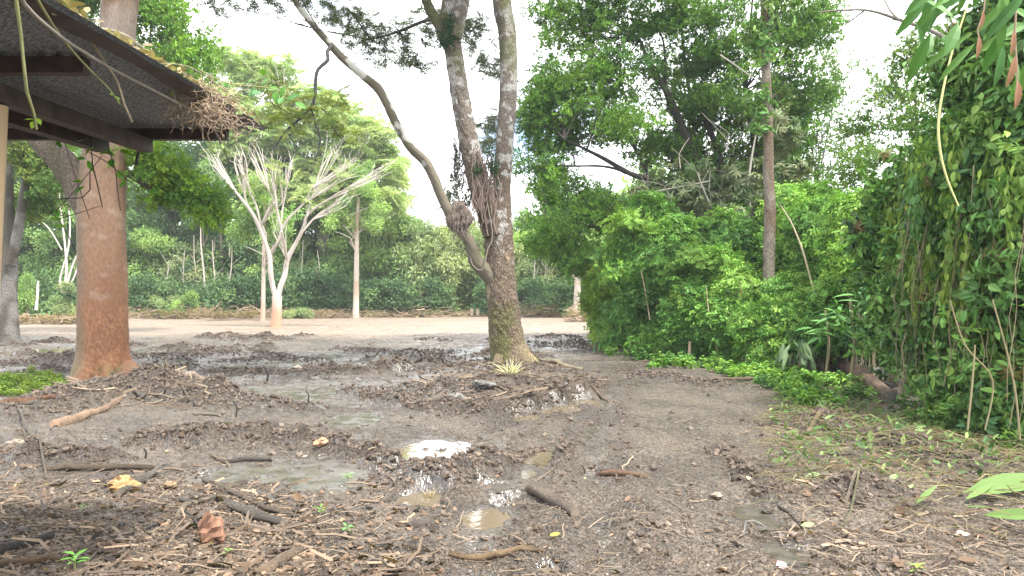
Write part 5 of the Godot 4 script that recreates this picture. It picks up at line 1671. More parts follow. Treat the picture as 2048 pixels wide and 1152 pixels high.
func rock(x: float, y: float, w: float, h: float, col: Color, label: String, called := "stone", category := "stone") -> void:
	var p := G(x, y + h * 0.5)
	var k := -p.z / FOCAL
	var o := thing(called, p, label, category)
	var g := Geo.new()
	var s := SphereMesh.new()
	s.radial_segments = 17
	s.rings = 10
	var arr := s.get_mesh_arrays()
	var sv: PackedVector3Array = arr[Mesh.ARRAY_VERTEX]
	for v in sv:
		var q := v * 2.0
		var r := 1.0 + 0.75 * n_mid.get_noise_3dv(q * 0.6 + p * 3.0) + 0.25 * n_fine.get_noise_3dv(q * 0.35 + p)
		g.v.append(p + Vector3(0, h * k * 0.42, 0) + q * Vector3(w * k * 0.5, h * k * 0.55, w * k * 0.42) * r)
		g.c.append(col * clampf(0.9 + 1.1 * n_fine.get_noise_3dv(q * 0.4 + p * 2.0), 0.35, 1.6))
		g.u.append(Vector2.ZERO)
	g.i = arr[Mesh.ARRAY_INDEX]
	var flat_ := Geo.new()
	for f in range(0, g.i.size(), 3):
		flat_.tri(g.v[g.i[f]], g.v[g.i[f + 1]], g.v[g.i[f + 2]], g.c[g.i[f]])
	part("body", flat_.mesh(), mats.stone, o)


func seedling(x: float, y: float, s: float, n: int, col: Color, label: String) -> void:
	var p := G(x, y)
	var o := thing("seedling", p, label, "seedling")
	var g := Geo.new()
	stick(g, p - Vector3.UP * 0.02, p + Vector3.UP * s * 0.7, 0.004, 0.002, Color(0.2, 0.25, 0.1))
	part("stem", g.mesh(), mats.twig, o)
	for k in n:
		var lg := Geo.new()
		var a := k * 2.4 + x
		leaf(lg, p + Vector3.UP * s * lerpf(0.3, 0.72, float(k) / n), Vector3(cos(a), rf(0.1, 0.6), sin(a)), Vector3.UP, s * rf(0.5, 0.75), s * rf(0.17, 0.24), col * rf(0.8, 1.2), 0.25, true)
		part("leaf", lg.mesh(), mats.leaf, o)


func make_debris() -> void:
	var grey := Color(0.2, 0.17, 0.14)
	var tan := Color(0.36, 0.27, 0.18)
	var rust := Color(0.38, 0.19, 0.10)
	var dark := Color(0.10, 0.08, 0.065)
	lying("pole", [[90, 947, 12], [200, 944, 13], [310, 938, 9]], Color(0.24, 0.17, 0.11), "long mud-caked brown pole lying level across the left foreground")
	lying("curved_branch", [[408, 962, 9], [450, 985, 11], [480, 1003, 10], [530, 1022, 9], [600, 1036, 6]], Color(0.26, 0.2, 0.15), "long curved brown branch lying right of the reddish rock")
	lying("log", [[455, 1024, 18], [510, 1040, 22], [566, 1052, 18]], grey, "short thick grey log between the reddish rock and the curved branch", "log")
	lying("log", [[-20, 1116, 22], [50, 1098, 20], [105, 1080, 14]], Color(0.13, 0.11, 0.095), "dark wet log slanting in from the bottom left edge", "log")
	lying("branch", [[-20, 1140, 16], [60, 1138, 15], [125, 1136, 10]], Color(0.34, 0.2, 0.1), "orange-brown branch at the bottom left corner beside the bright seedling")
	lying("log", [[530, 1158, 24], [565, 1130, 22], [600, 1106, 16]], Color(0.34, 0.24, 0.16), "tan broken log end at the bottom edge left of centre", "log")
	lying("log", [[1060, 986, 22], [1105, 1012, 24], [1150, 1036, 20]], Color(0.26, 0.2, 0.155), "short round grey-brown log beside the small puddles", "log", 0.7)
	lying("peeled_branch", [[898, 1106, 10], [960, 1108, 14], [1000, 1114, 14], [1040, 1116, 12], [1085, 1108, 9]], Color(0.5, 0.33, 0.18), "orange peeled branch lying at the bottom centre", "branch")
	lying("stick", [[998, 1102, 9], [1018, 1118, 8], [1038, 1138, 6]], tan, "short tan stick crossing the orange peeled branch")
	lying("split_wood", [[1195, 940, 8], [1230, 947, 14], [1296, 953, 7]], Color(0.42, 0.24, 0.14), "split piece of orange-brown wood on the bare path", "wood piece")
	lying("stick", [[422, 908, 5], [445, 922, 6], [466, 938, 6]], tan, "pale tan stick at the edge of the wide wet patch")
	lying("stick", [[440, 928, 7], [490, 922, 9], [545, 924, 9]], grey, "brown stick partly sunk in the wide wet patch")
	lying("log", [[258, 978, 12], [285, 965, 16], [310, 948, 14]], Color(0.22, 0.19, 0.155), "stubby grey log end leaning by the ochre wood chunk", "log")
	rock(248, 968, 52, 34, Color(0.3, 0.19, 0.09), "ochre chunk of broken wood beside the stubby log end", "wood_chunk", "wood piece")
	lying("fallen_log", [[1615, 722, 22], [1660, 728, 28], [1705, 748, 27], [1745, 772, 25], [1778, 800, 22]], Color(0.30, 0.19, 0.13), "reddish brown fallen log at the foot of the vine curtain", "log", 0.7, 16)
	lying("log", [[1766, 808, 22], [1800, 788, 18], [1844, 766, 12]], Color(0.10, 0.075, 0.055), "dark forked log end meeting the fallen reddish log", "log", 0.7, 14)
	lying("stick", [[1782, 768, 14], [1792, 768, 15, 34], [1804, 768, 12, 72]], Color(0.38, 0.33, 0.18), "yellowish cut stem standing up beside the fallen log")
	lying("stick", [[1420, 770, 6], [1540, 756, 7], [1640, 738, 5]], tan, "long thin pale stick among the weeds left of the fallen log")
	lying("stick", [[1600, 780, 5], [1680, 776, 6], [1760, 770, 5]], tan, "pale stem in the cut weeds below the fallen log")
	lying("red_pole", [[-20, 828, 12], [50, 824, 13], [112, 820, 8]], rust, "reddish orange pole at the left edge below the weed patch")
	lying("exposed_root", [[110, 852, 26], [150, 843, 22], [190, 828, 16], [225, 814, 13], [248, 803, 8]], Color(0.5, 0.33, 0.22), "pale orange scraped root on the left mound", "root", 0.2)
	lying("exposed_root", [[355, 775, 12], [385, 771, 16], [420, 768, 10]], Color(0.55, 0.43, 0.34), "pale pinkish root bump right of the stained trunk", "root", 0.3)
	lying("stick", [[262, 794, 7], [285, 803, 8], [312, 806, 7]], grey, "short grey stick on the left mound below the stained trunk")
	lying("stick", [[340, 790, 3], [365, 795, 4], [380, 806, 3]], tan, "thin bent tan twig right of the left mound")
	lying("stick", [[384, 829, 5], [415, 828, 6], [440, 831, 4]], Color(0.4, 0.34, 0.25), "short pale stick lying level left of centre")
	lying("stick", [[260, 893, 4], [285, 880, 5, 4], [315, 863, 4, 14]], tan, "thin pale twig leaning on the muddy clod bank")
	lying("stick", [[955, 745, 6, 16], [975, 745, 7, 6], [1001, 756, 6]], Color(0.33, 0.27, 0.2), "tan stick leaning against the left foot of the forked tree")
	lying("stick", [[1085, 735, 8], [1120, 738, 10], [1166, 744, 7]], Color(0.5, 0.42, 0.28), "pale yellowish stick right of the forked tree's foot")
	lying("stick", [[1060, 752, 7], [1085, 750, 9], [1106, 757, 7]], tan, "short tan stick in front of the forked tree's roots")
	lying("curved_branch", [[868, 788, 6], [885, 776, 7, 3], [905, 772, 8, 5], [930, 776, 7, 3], [948, 790, 6]], Color(0.22, 0.18, 0.13), "arched grey branch on the left slope of the central mound", "stick")
	lying("stick", [[1018, 786, 5], [1060, 780, 7], [1112, 786, 5]], Color(0.34, 0.28, 0.2), "thin branch lying along the front of the central mound")
	lying("stick", [[985, 792, 5], [1005, 798, 5], [1026, 803, 4]], tan, "thin tan twig on the front slope of the central mound")
	lying("stick", [[1178, 786, 6], [1200, 792, 6], [1218, 798, 4]], tan, "pale stick beside the rut right of the central mound")
	lying("twisted_root", [[1690, 1018, 6], [1708, 998, 7, 3], [1726, 984, 7, 4], [1756, 968, 6, 4]], Color(0.45, 0.36, 0.25), "pale twisted root poking up from the cut brush", "root")
	lying("creeping_vine", [[1750, 915, 4, 8], [1735, 945, 4, 10], [1722, 985, 4, 6], [1700, 1040, 3.5], [1680, 1062, 2]], Color(0.42, 0.40, 0.2), "pale green torn vine stem beside the twisted root", "vine")
	lying("stick", [[1556, 1016, 4], [1580, 1030, 6], [1604, 1056, 6]], grey, "grey curved stick at the edge of the wet lane")
	lying("stick", [[1806, 1058, 4], [1832, 1040, 7], [1864, 1018, 6]], Color(0.28, 0.2, 0.13), "brown stick right of the twisted root")
	lying("stick", [[1598, 896, 7], [1618, 878, 9, 4], [1640, 858, 9, 8]], Color(0.42, 0.3, 0.17), "orange tan broken stick at the left end of the cut brush")
	lying("stick", [[1724, 868, 8], [1752, 882, 10], [1782, 896, 6]], Color(0.33, 0.19, 0.12), "reddish stick in the cut brush below the dark gap")
	lying("branch", [[1800, 916, 7], [1860, 924, 9], [1935, 934, 7]], Color(0.40, 0.26, 0.15), "orange-brown branch on the cut brush, the nearer of two level branches")
	lying("branch", [[1830, 906, 7], [1940, 902, 9], [2070, 902, 6]], Color(0.33, 0.2, 0.13), "long reddish branch on the cut brush, the farther of two level branches")
	lying("creeping_vine", [[35, 830, 4, 4], [62, 880, 4, 8], [80, 925, 4, 8], [94, 960, 4]], Color(0.3, 0.24, 0.18), "thin grey vine stem snaking over the mud at the left edge", "vine")
	lying("stick", [[235, 1006, 14], [255, 990, 15], [270, 972, 10]], Color(0.22, 0.18, 0.14), "mud-covered stub lying left of the ochre wood chunk")
	lying("stick", [[355, 1042, 10], [370, 1022, 11, 3], [392, 1014, 9]], Color(0.5, 0.4, 0.28), "short pale curved stick just left of the reddish rock")
	lying("stick", [[345, 1010, 6], [400, 1012, 7], [450, 1008, 5]], grey, "grey level twig above the reddish rock")
	lying("stick", [[370, 1030, 6], [395, 1060, 7], [415, 1082, 6]], dark, "dark twig running under the reddish rock")
	lying("stick", [[170, 1135, 4], [250, 1090, 5], [330, 1048, 4]], dark, "long thin dark twig across the gravel at lower left")
	for s in [[534, 766, 8, 36, "left of two dark broken stakes in the wet mud before the pale tree"], [472, 832, 6, 38, "thin dark stake beside the left bank of clods"], [616, 818, 6, 28, "short dark stake at the right end of the wet strip"], [291, 920, 8, 26, "dark stub standing on the muddy clod bank at left"], [1168, 930, 6, 22, "small dark broken stump twig beside the green puddle"], [387, 815, 8, 14, "tiny stub sticking up left of the thin stake"], [1005, 690, 3, 6, "dark stub behind the forked tree"]]:
		lying("stake", [[s[0], s[1], s[2] * 0.55], [s[0] + 2, s[1], s[2] * 0.45, s[3] * 0.4], [s[0] - 4, s[1], s[2] * 0.25, s[3] * 0.8]], Color(0.09, 0.065, 0.05), s[4], "stake")
	rock(422, 1062, 54, 60, Color(0.2, 0.11, 0.075), "upright reddish brown rock at the lower left")
	rock(641, 899, 24, 15, Color(0.42, 0.26, 0.16), "small orange-pink stone on the clod ridge")
	rock(340, 974, 26, 15, Color(0.22, 0.155, 0.1), "pale flat stone in the left foreground")
	rock(594, 744, 18, 8, Color(0.24, 0.2, 0.165), "pale stone standing in the wet mud before the pale tree")
	rock(36, 876, 34, 14, Color(0.17, 0.14, 0.11), "pale flat stone near the left edge")
	rock(1600, 708, 18, 20, Color(0.55, 0.27, 0.16), "orange clay lump behind the drooping plant, left of two", "clay_lump", "clay lump")
	rock(1622, 712, 18, 24, Color(0.5, 0.24, 0.14), "orange clay lump behind the drooping plant, right of two", "clay_lump", "clay lump")
	rock(990, 1100, 18, 10, Color(0.16, 0.14, 0.12), "small grey stone above the orange peeled branch")
	rock(1432, 990, 26, 12, Color(0.22, 0.18, 0.14), "small brown stone on the right part of the path")
	rock(1925, 1072, 22, 14, Color(0.36, 0.29, 0.23), "brown angular stone at the lower right")
	rock(965, 790, 40, 14, Color(0.12, 0.115, 0.11), "grey flat stone on the front of the central mound")
	rock(908, 797, 34, 14, Color(0.13, 0.125, 0.115), "grey stone under the arched branch of the central mound")
	rock(1562, 1124, 22, 14, Color(0.66, 0.42, 0.44), "crumpled pink and white scrap in the wet lane", "litter_scrap", "litter")
	rock(1655, 664, 16, 10, Color(0.75, 0.75, 0.76), "white scrap caught in the drooping plant", "litter_scrap", "litter")
	# far cut logs and stumps
	lying("cut_log", [[1118, 634, 7], [1130, 634, 8], [1142, 635, 8]], Color(0.5, 0.45, 0.4), "pale cut log lying at the foot of the pale brown trunk", "log", 0.9)
	rock(1148, 631, 12, 10, Color(0.6, 0.57, 0.53), "white sawn log end at the foot of the pale brown trunk", "log_end", "log")
	for s in [[943, 634, 8, "left of two small cut stumps at the far edge of the field"], [955, 634, 7, "right of two small cut stumps at the far edge of the field"]]:
		lying("stump", [[s[0], s[1], s[2]], [s[0], s[1], s[2], 8], [s[0], s[1], s[2], 13]], Color(0.42, 0.34, 0.24), s[3], "stump")
	# white bent strip
	var w := lying("plastic_strip", [[1488, 1060, 3], [1492, 1046, 3, 6], [1508, 1042, 3, 8], [1528, 1046, 3, 6], [1540, 1056, 3]], Color(0.66, 0.64, 0.6), "white bent plastic strip arching over the wet lane", "litter")
	for s in [[150, 1150, 0.13, 8, Color(0.16, 0.40, 0.06), "bright green seedling with long leaves at the bottom left"], [692, 1072, 0.09, 6, Color(0.13, 0.30, 0.09), "small seedling left of the bottom-centre puddle"], [640, 1030, 0.09, 6, Color(0.13, 0.28, 0.06), "small seedling at the end of the curved branch"], [424, 1096, 0.04, 4, Color(0.2, 0.42, 0.05), "tiny bright sprout at the foot of the reddish rock"], [455, 1118, 0.06, 5, Color(0.2, 0.38, 0.08), "tiny pale sprout below the reddish rock"], [165, 1030, 0.07, 5, Color(0.15, 0.3, 0.1), "small grey-green sprout on the left gravel"], [695, 962, 0.10, 7, Color(0.14, 0.28, 0.08), "wispy sprout beside the wide wet patch"], [1835, 1146, 0.08, 7, Color(0.22, 0.42, 0.06), "bright green sprout at the bottom right"], [1590, 830, 0.12, 6, Color(0.14, 0.26, 0.1), "drooping sprout at the edge of the cut weeds"], [1076, 716, 0.22, 3, Color(0.2, 0.36, 0.1), "single green sprout right of the forked tree's foot"], [1745, 800, 0.25, 9, Color(0.18, 0.34, 0.07), "yellow-green sprout in front of the fallen log"]]:
		seedling(s[0], s[1], s[2], s[3], s[4], s[5])
	# broad pale leaves thrown down at the right edge
	var o := thing("torn_leaf_stalk", G(1960, 1020), "torn stalk with huge pale green leaves lying at the right edge", "leaves")
	for q in [[1925, 1012, 2090, 985, 0.17], [1930, 1020, 1985, 1005, 0.05], [1965, 1050, 2090, 1075, 0.10], [1830, 1030, 1870, 1022, 0.04], [1925, 1035, 1975, 1052, 0.03]]:
		var lg := Geo.new()
		var a := G(q[0], q[1], 0.05)
		var b := G(q[2], q[3], 0.12)
		leaf(lg, a, b - a, Vector3.UP + Vector3(0, 0, 0.9), a.distance_to(b) * 1.15, q[4], Color(0.12, 0.19, 0.055), 0.06, true)
		part("leaf", lg.mesh(), mats.leaf, o)
	# fresh leaves lying singly
	for q in [[1110, 1082, 0.07, Color(0.5, 0.36, 0.08), "crumpled yellow leaf lying on the path below the round log"], [110, 911, 0.06, Color(0.5, 0.5, 0.15), "yellow leaf on the dark clods at the left edge"], [335, 907, 0.05, Color(0.5, 0.5, 0.2), "pale yellow leaf on the clod bank"], [610, 915, 0.05, Color(0.5, 0.46, 0.25), "pale leaf on the clod ridge left of the orange-pink stone"], [1615, 1057, 0.09, Color(0.32, 0.42, 0.18), "pale green leaf lying at the end of the grey curved stick"], [1685, 965, 0.12, Color(0.16, 0.3, 0.14), "green leaf lying on the cut brush left of the torn vine"], [1625, 962, 0.13, Color(0.26, 0.38, 0.17), "folded pale green leaf lying on the cut brush"], [1790, 965, 0.1, Color(0.24, 0.38, 0.14), "green leaf right of the twisted root"], [1820, 990, 0.08, Color(0.26, 0.4, 0.16), "small green leaf below the level branches"], [205, 770, 0.14, Color(0.5, 0.42, 0.22), "dry yellow leaf at the foot of the stained trunk"], [498, 870, 0.1, Color(0.42, 0.44, 0.15), "greenish yellow strip leaf on the muddy clod bank"]]:
		var lg := Geo.new()
		var p := G(q[0], q[1], 0.015)
		leaf(lg, p - Vector3(q[2] * 0.5, 0, 0), Vector3(1, 0.1, rf(-0.6, 0.6)), Vector3.UP + Vector3(0, 0, 0.5), q[2], q[2] * 0.5, q[3], -0.15, true)
		tag(part("fallen_leaf", lg.mesh(), mats.leaf, self), q[4], "leaf", "single leaves lying on the ground")


func spot_on_mud(mode: int) -> Vector2:
	# a random place in view, thicker near the camera
	var y := 640.0 + 540.0 * pow(rng.randf(), 0.9)
	return Vector2(rf(-80, 2130), y)


func make_scatter() -> void:
	# clods along the banks and across the churned mud
	var where: Array = []
	var tint: Array = []
	for r in ridges:
		if r.h < 0: continue
		var n := int((0.12 if r.h < 0.04 else 1.0) * (r.b - r.a).length() * r.w * 900.0)
		for k in mini(n, 1600):
			var q: Vector2 = r.a.lerp(r.b, rng.randf()) + Vector2(rf(-1, 1) + rf(-1, 1), rf(-1, 1) + rf(-1, 1)) * r.w * 0.55
			var s := 0.014 + 0.06 * pow(rng.randf(), 3.0)
			var t := facing(rv(), rng.randf() * TAU, s)
			t.origin = Vector3(q.x, ground(q.x, q.y) + s * 0.12, q.y)
			where.append(t)
			tint.append(Color(0.045, 0.03, 0.02).lerp(Color(0.10, 0.07, 0.048), rng.randf()) * rf(0.7, 1.15))
	for k in 7000:
		var p := spot_on_mud(0)
		var q := on_plane(p.x, p.y)
		if q.y < -27 or n_mid.get_noise_2d(q.x * 0.4, q.y * 0.4) < rf(-0.05, 0.35): continue
		var h := ground(q.x, q.y)
		if last_wet > 0.55: continue
		var s := (0.012 + 0.05 * pow(rng.randf(), 4.0)) * (1.0 + 0.05 * -q.y)
		var t := facing(rv(), rng.randf() * TAU, s)
		t.origin = Vector3(q.x, h + s * 0.1, q.y)
		where.append(t)
		tint.append(Color(0.05, 0.036, 0.026).lerp(Color(0.115, 0.085, 0.062), rng.randf()) * rf(0.7, 1.2))
	tag(many("mud_clods", sprays.lump, mats.clod, where, tint, self), "crumbly dark clods of churned mud", "mud", "", "stuff")
	# gravel
	where = []
	tint = []
	for k in 70000:
		var x := rf(-60, 2110)
		var y := 700.0 + 480.0 * pow(rng.randf(), 0.62)
		var q := on_plane(x, y)
		var dense := smoothstep(-0.2, 0.35, n_mid.get_noise_2d(q.x * 0.5 + 3, q.y * 0.5))
		if x < 650 and y > 960: dense = maxf(dense, 0.85)
		if x > 1150 and x < 1550: dense = maxf(dense, 0.6)
		if rng.randf() > dense: continue
		var h := ground(q.x, q.y)
		if last_wet > 0.6 and rng.randf() < 0.9: continue
		var s := (0.009 if x < 650 and y > 940 else 0.005) + (0.02 if x < 650 and y > 940 else 0.012) * pow(rng.randf(), 2.2)
		if rng.randf() < 0.004: s *= 2.0
		var t := facing(Vector3.UP + rv() * 0.7, rng.randf() * TAU, s)
		t.origin = Vector3(q.x, h + s * 0.15, q.y)
		where.append(t)
		var c := Color(0.075, 0.06, 0.048).lerp(Color(0.18, 0.14, 0.105), rng.randf()) * rf(0.5, 1.2)
		if rng.randf() < 0.02: c = Color(0.32, 0.26, 0.2)
		tint.append(c)
	tag(many("gravel", sprays.stone, mats.stone, where, tint, self), "small grey and brown gravel pressed into the mud", "gravel", "", "stuff")
	# fallen leaves and chips
	where = []
	tint = []
	for k in 9000:
		var x := rf(-60, 2110)
		var y := 700.0 + 480.0 * pow(rng.randf(), 0.7)
		var q := on_plane(x, y)
		var dense := 0.08
		if y > 960 and x < 900: dense = 0.5
		if x > 1550 and y > 800: dense = 0.6 if y < 980 else 0.18
		if Vector2((x - 1000) / 200.0, (y - 780) / 45.0).length() < 1.0: dense = 0.8
		if rng.randf() > dense: continue
		var h := ground(q.x, q.y)
		if last_wet > 0.6: continue
		var s := 0.02 + 0.06 * pow(rng.randf(), 1.8)
		var t := facing(Vector3.UP + rv() * 0.45, rng.randf() * TAU, s)
		t.origin = Vector3(q.x, h + 0.006, q.y)
		where.append(t)
		var c := Color(0.10, 0.065, 0.045).lerp(Color(0.25, 0.16, 0.105), pow(rng.randf(), 1.5))
		if rng.randf() < 0.06: c = Color(0.42, 0.29, 0.19)
		if x > 1500 and y < 960 and rng.randf() < 0.4: c = Color(0.12, 0.19, 0.06).lerp(Color(0.26, 0.31, 0.12), rng.randf())
		tint.append(c * rf(0.6, 1.2))
	for k in 230:
		var x := rf(-60, 900) if k % 4 else rf(1500, 2110)
		var y := rf(930, 1190)
		var q := on_plane(x, y)
		var h := ground(q.x, q.y)
		if last_wet > 0.4: continue
		var t := facing(Vector3.UP + rv() * 0.5, rng.randf() * TAU, rf(0.06, 0.13))
		t.basis = t.basis * Basis.from_scale(Vector3(1, 1, rf(0.5, 1.4)))
		t.origin = Vector3(q.x, h + 0.01, q.y)
		where.append(t)
		tint.append((Color(0.05, 0.038, 0.032) if rng.randf() < 0.6 else Color(0.125, 0.08, 0.05)) * rf(0.6, 1.2))
	tag(many("leaf_litter", sprays.fallen, mats.leaf, where, tint, self), "brown and torn fallen leaves scattered over the mud", "leaf litter", "", "stuff")
	# twigs
	where = []
	tint = []
	for k in 7000:
		var x := rf(-60, 2110)
		var y := 690.0 + 480.0 * pow(rng.randf(), 0.8)
		var q := on_plane(x, y)
		var dense := 0.10
		if y > 930 and x < 800: dense = 0.4
		if x > 1560 and y > 800: dense = 0.55
		var mound := Vector2((x - 1010) / 180.0, (y - 775) / 45.0).length() < 1.0 or Vector2((x - 270) / 170.0, (y - 790) / 30.0).length() < 1.0
		if mound: dense = 0.9
		if rng.randf() > dense: continue
		var h := ground(q.x, q.y)
		if last_wet > 0.6: continue
		var s := rf(0.08, 0.35) * (1.0 if not mound else 2.0)
		var fat := rf(0.7, 1.3) if not mound else rf(0.9, 2.6)
		var b := Basis(Vector3.UP, rng.randf() * TAU) * Basis(Vector3.BACK, rf(-0.25, 0.25)) * Basis.from_scale(Vector3(s, s * fat, s * fat))
		where.append(Transform3D(b, Vector3(q.x, h + 0.012 + (rf(0, 0.06) if mound else 0.0), q.y)))
		tint.append(Color(0.10, 0.075, 0.055).lerp(Color(0.25, 0.185, 0.125), pow(rng.randf(), 1.6)) * rf(0.6, 1.15))
	for k in 420:
		var y := rf(600, 690)
		var q := on_plane(rf(-50, 1200), maxf(y, 634))
		var s := rf(0.2, 0.7)
		where.append(Transform3D(Basis(Vector3.UP, rng.randf() * TAU) * Basis.from_scale(Vector3(s, s, s)), Vector3(q.x, ground(q.x, q.y) + 0.01, q.y)))
		tint.append(Color(0.26, 0.2, 0.14) * rf(0.6, 1.2))
	for k in 330:
		var x := rf(-60, 820)
		var y := rf(935, 1190)
		if k % 3 == 0:
			x = rf(840, 1190)
			y = rf(748, 815)
		elif k % 7 == 1:
			x = rf(1560, 2110)
			y = rf(860, 1150)
		var q := on_plane(x, y)
		var h := ground(q.x, q.y)
		if last_wet > 0.4: continue
		var s := rf(0.2, 0.6)
		var fat := rf(1.2, 3.0) * 0.32
		where.append(Transform3D(Basis(Vector3.UP, rng.randf() * TAU) * Basis(Vector3.BACK, rf(-0.15, 0.15)) * Basis.from_scale(Vector3(s, fat, fat)), Vector3(q.x, h + 0.01, q.y)))
		tint.append(Color(0.07, 0.052, 0.04).lerp(Color(0.27, 0.19, 0.125), pow(rng.randf(), 1.5)) * rf(0.7, 1.1))
	tag(many("twig_litter", sprays.twig, mats.twig, where, tint, self), "broken twigs scattered over the mud and mounds", "twigs", "", "stuff")
	# cut brush below the vine curtain: long pale stems and green leaves
	var o := thing("cut_brush", G(1800, 900), "low spread of freshly cut stems and green leaves below the vine curtain", "brush")
	o.set_meta("kind", "stuff")
	var g := Geo.new()
	for k in 900:
		var x := rf(1530, 2150)
		var y := 790.0 + 230.0 * (rng.randf() * rng.randf() + 0.3 * rng.randf()) + (x - 1560) * 0.07
		var p := G(x, y, rf(0.01, 0.1))
		var dir := Vector3(1, 0, rf(-0.7, 0.7)).normalized() if rng.randf() < 0.55 else Vector3(rf(-1, 1), rf(0, 0.3), rf(-1, 1)).normalized()
		var l := rf(0.15, 0.6)
		var mid := p + Vector3(rf(-0.05, 0.05), rf(0, 0.06), rf(-0.05, 0.05))
		var c := Color(0.20, 0.135, 0.075).lerp(Color(0.19, 0.19, 0.08), rng.randf()) * rf(0.3, 1.15)
		var th := rf(0.0018, 0.005)
		stick(g, p - dir * l * 0.5, mid, th, th, c)
		stick(g, mid, p + dir * l * 0.5 + Vector3.DOWN * 0.02, th, th * 0.6, c)
	tag(part("cut_stems", g.mesh(), mats.twig, o), "", "", "", "stuff")
	where = []
	tint = []
	for k in 1700:
		var x := rf(1540, 2150)
		var y := rf(790, 960) + (x - 1560) * 0.05
		if rng.randf() < smoothstep(880, 1000, y): continue
		var s := rf(0.03, 0.12)
		var t := facing(Vector3.UP + rv() * 0.9, rng.randf() * TAU, s)
		t.origin = G(x, y, rf(0.01, 0.14))
		where.append(t)
		t.basis = t.basis * Basis.from_scale(Vector3(rf(0.7, 1.3), 1, rf(0.4, 1.0)))
		where[where.size() - 1] = t
		tint.append(Color(0.06, 0.12, 0.04).lerp(Color(0.22, 0.30, 0.10), pow(rng.randf(), 1.6)) * rf(0.6, 1.2))
	many("cut_leaves", sprays.fallen, mats.leaf, where, tint, o)
	# dry grass tufts
	for q in [[330, 775, 0.3, Color(0.42, 0.36, 0.2), "tuft of dry yellow grass right of the stained trunk"], [1010, 782, 0.35, Color(0.4, 0.38, 0.2), "tuft of dry grass on the front of the central mound"], [862, 985, 0.1, Color(0.36, 0.28, 0.18), "small tuft of dry grass on the bank between the puddles"]]:
		var tf := thing("grass_tuft", G(q[0], q[1]), q[4], "grass")
		where = []
		tint = []
		for k in 7:
			var t := facing(Vector3.UP + rv() * 0.5, rng.randf() * TAU, q[2] * rf(0.7, 1.2))
			t.origin = G(q[0] + rf(-18, 18), q[1] + rf(-4, 4))
			where.append(t)
			tint.append(q[3] * rf(0.7, 1.2))
		many("blades", sprays.grass, mats.leaf, where, tint, tf)


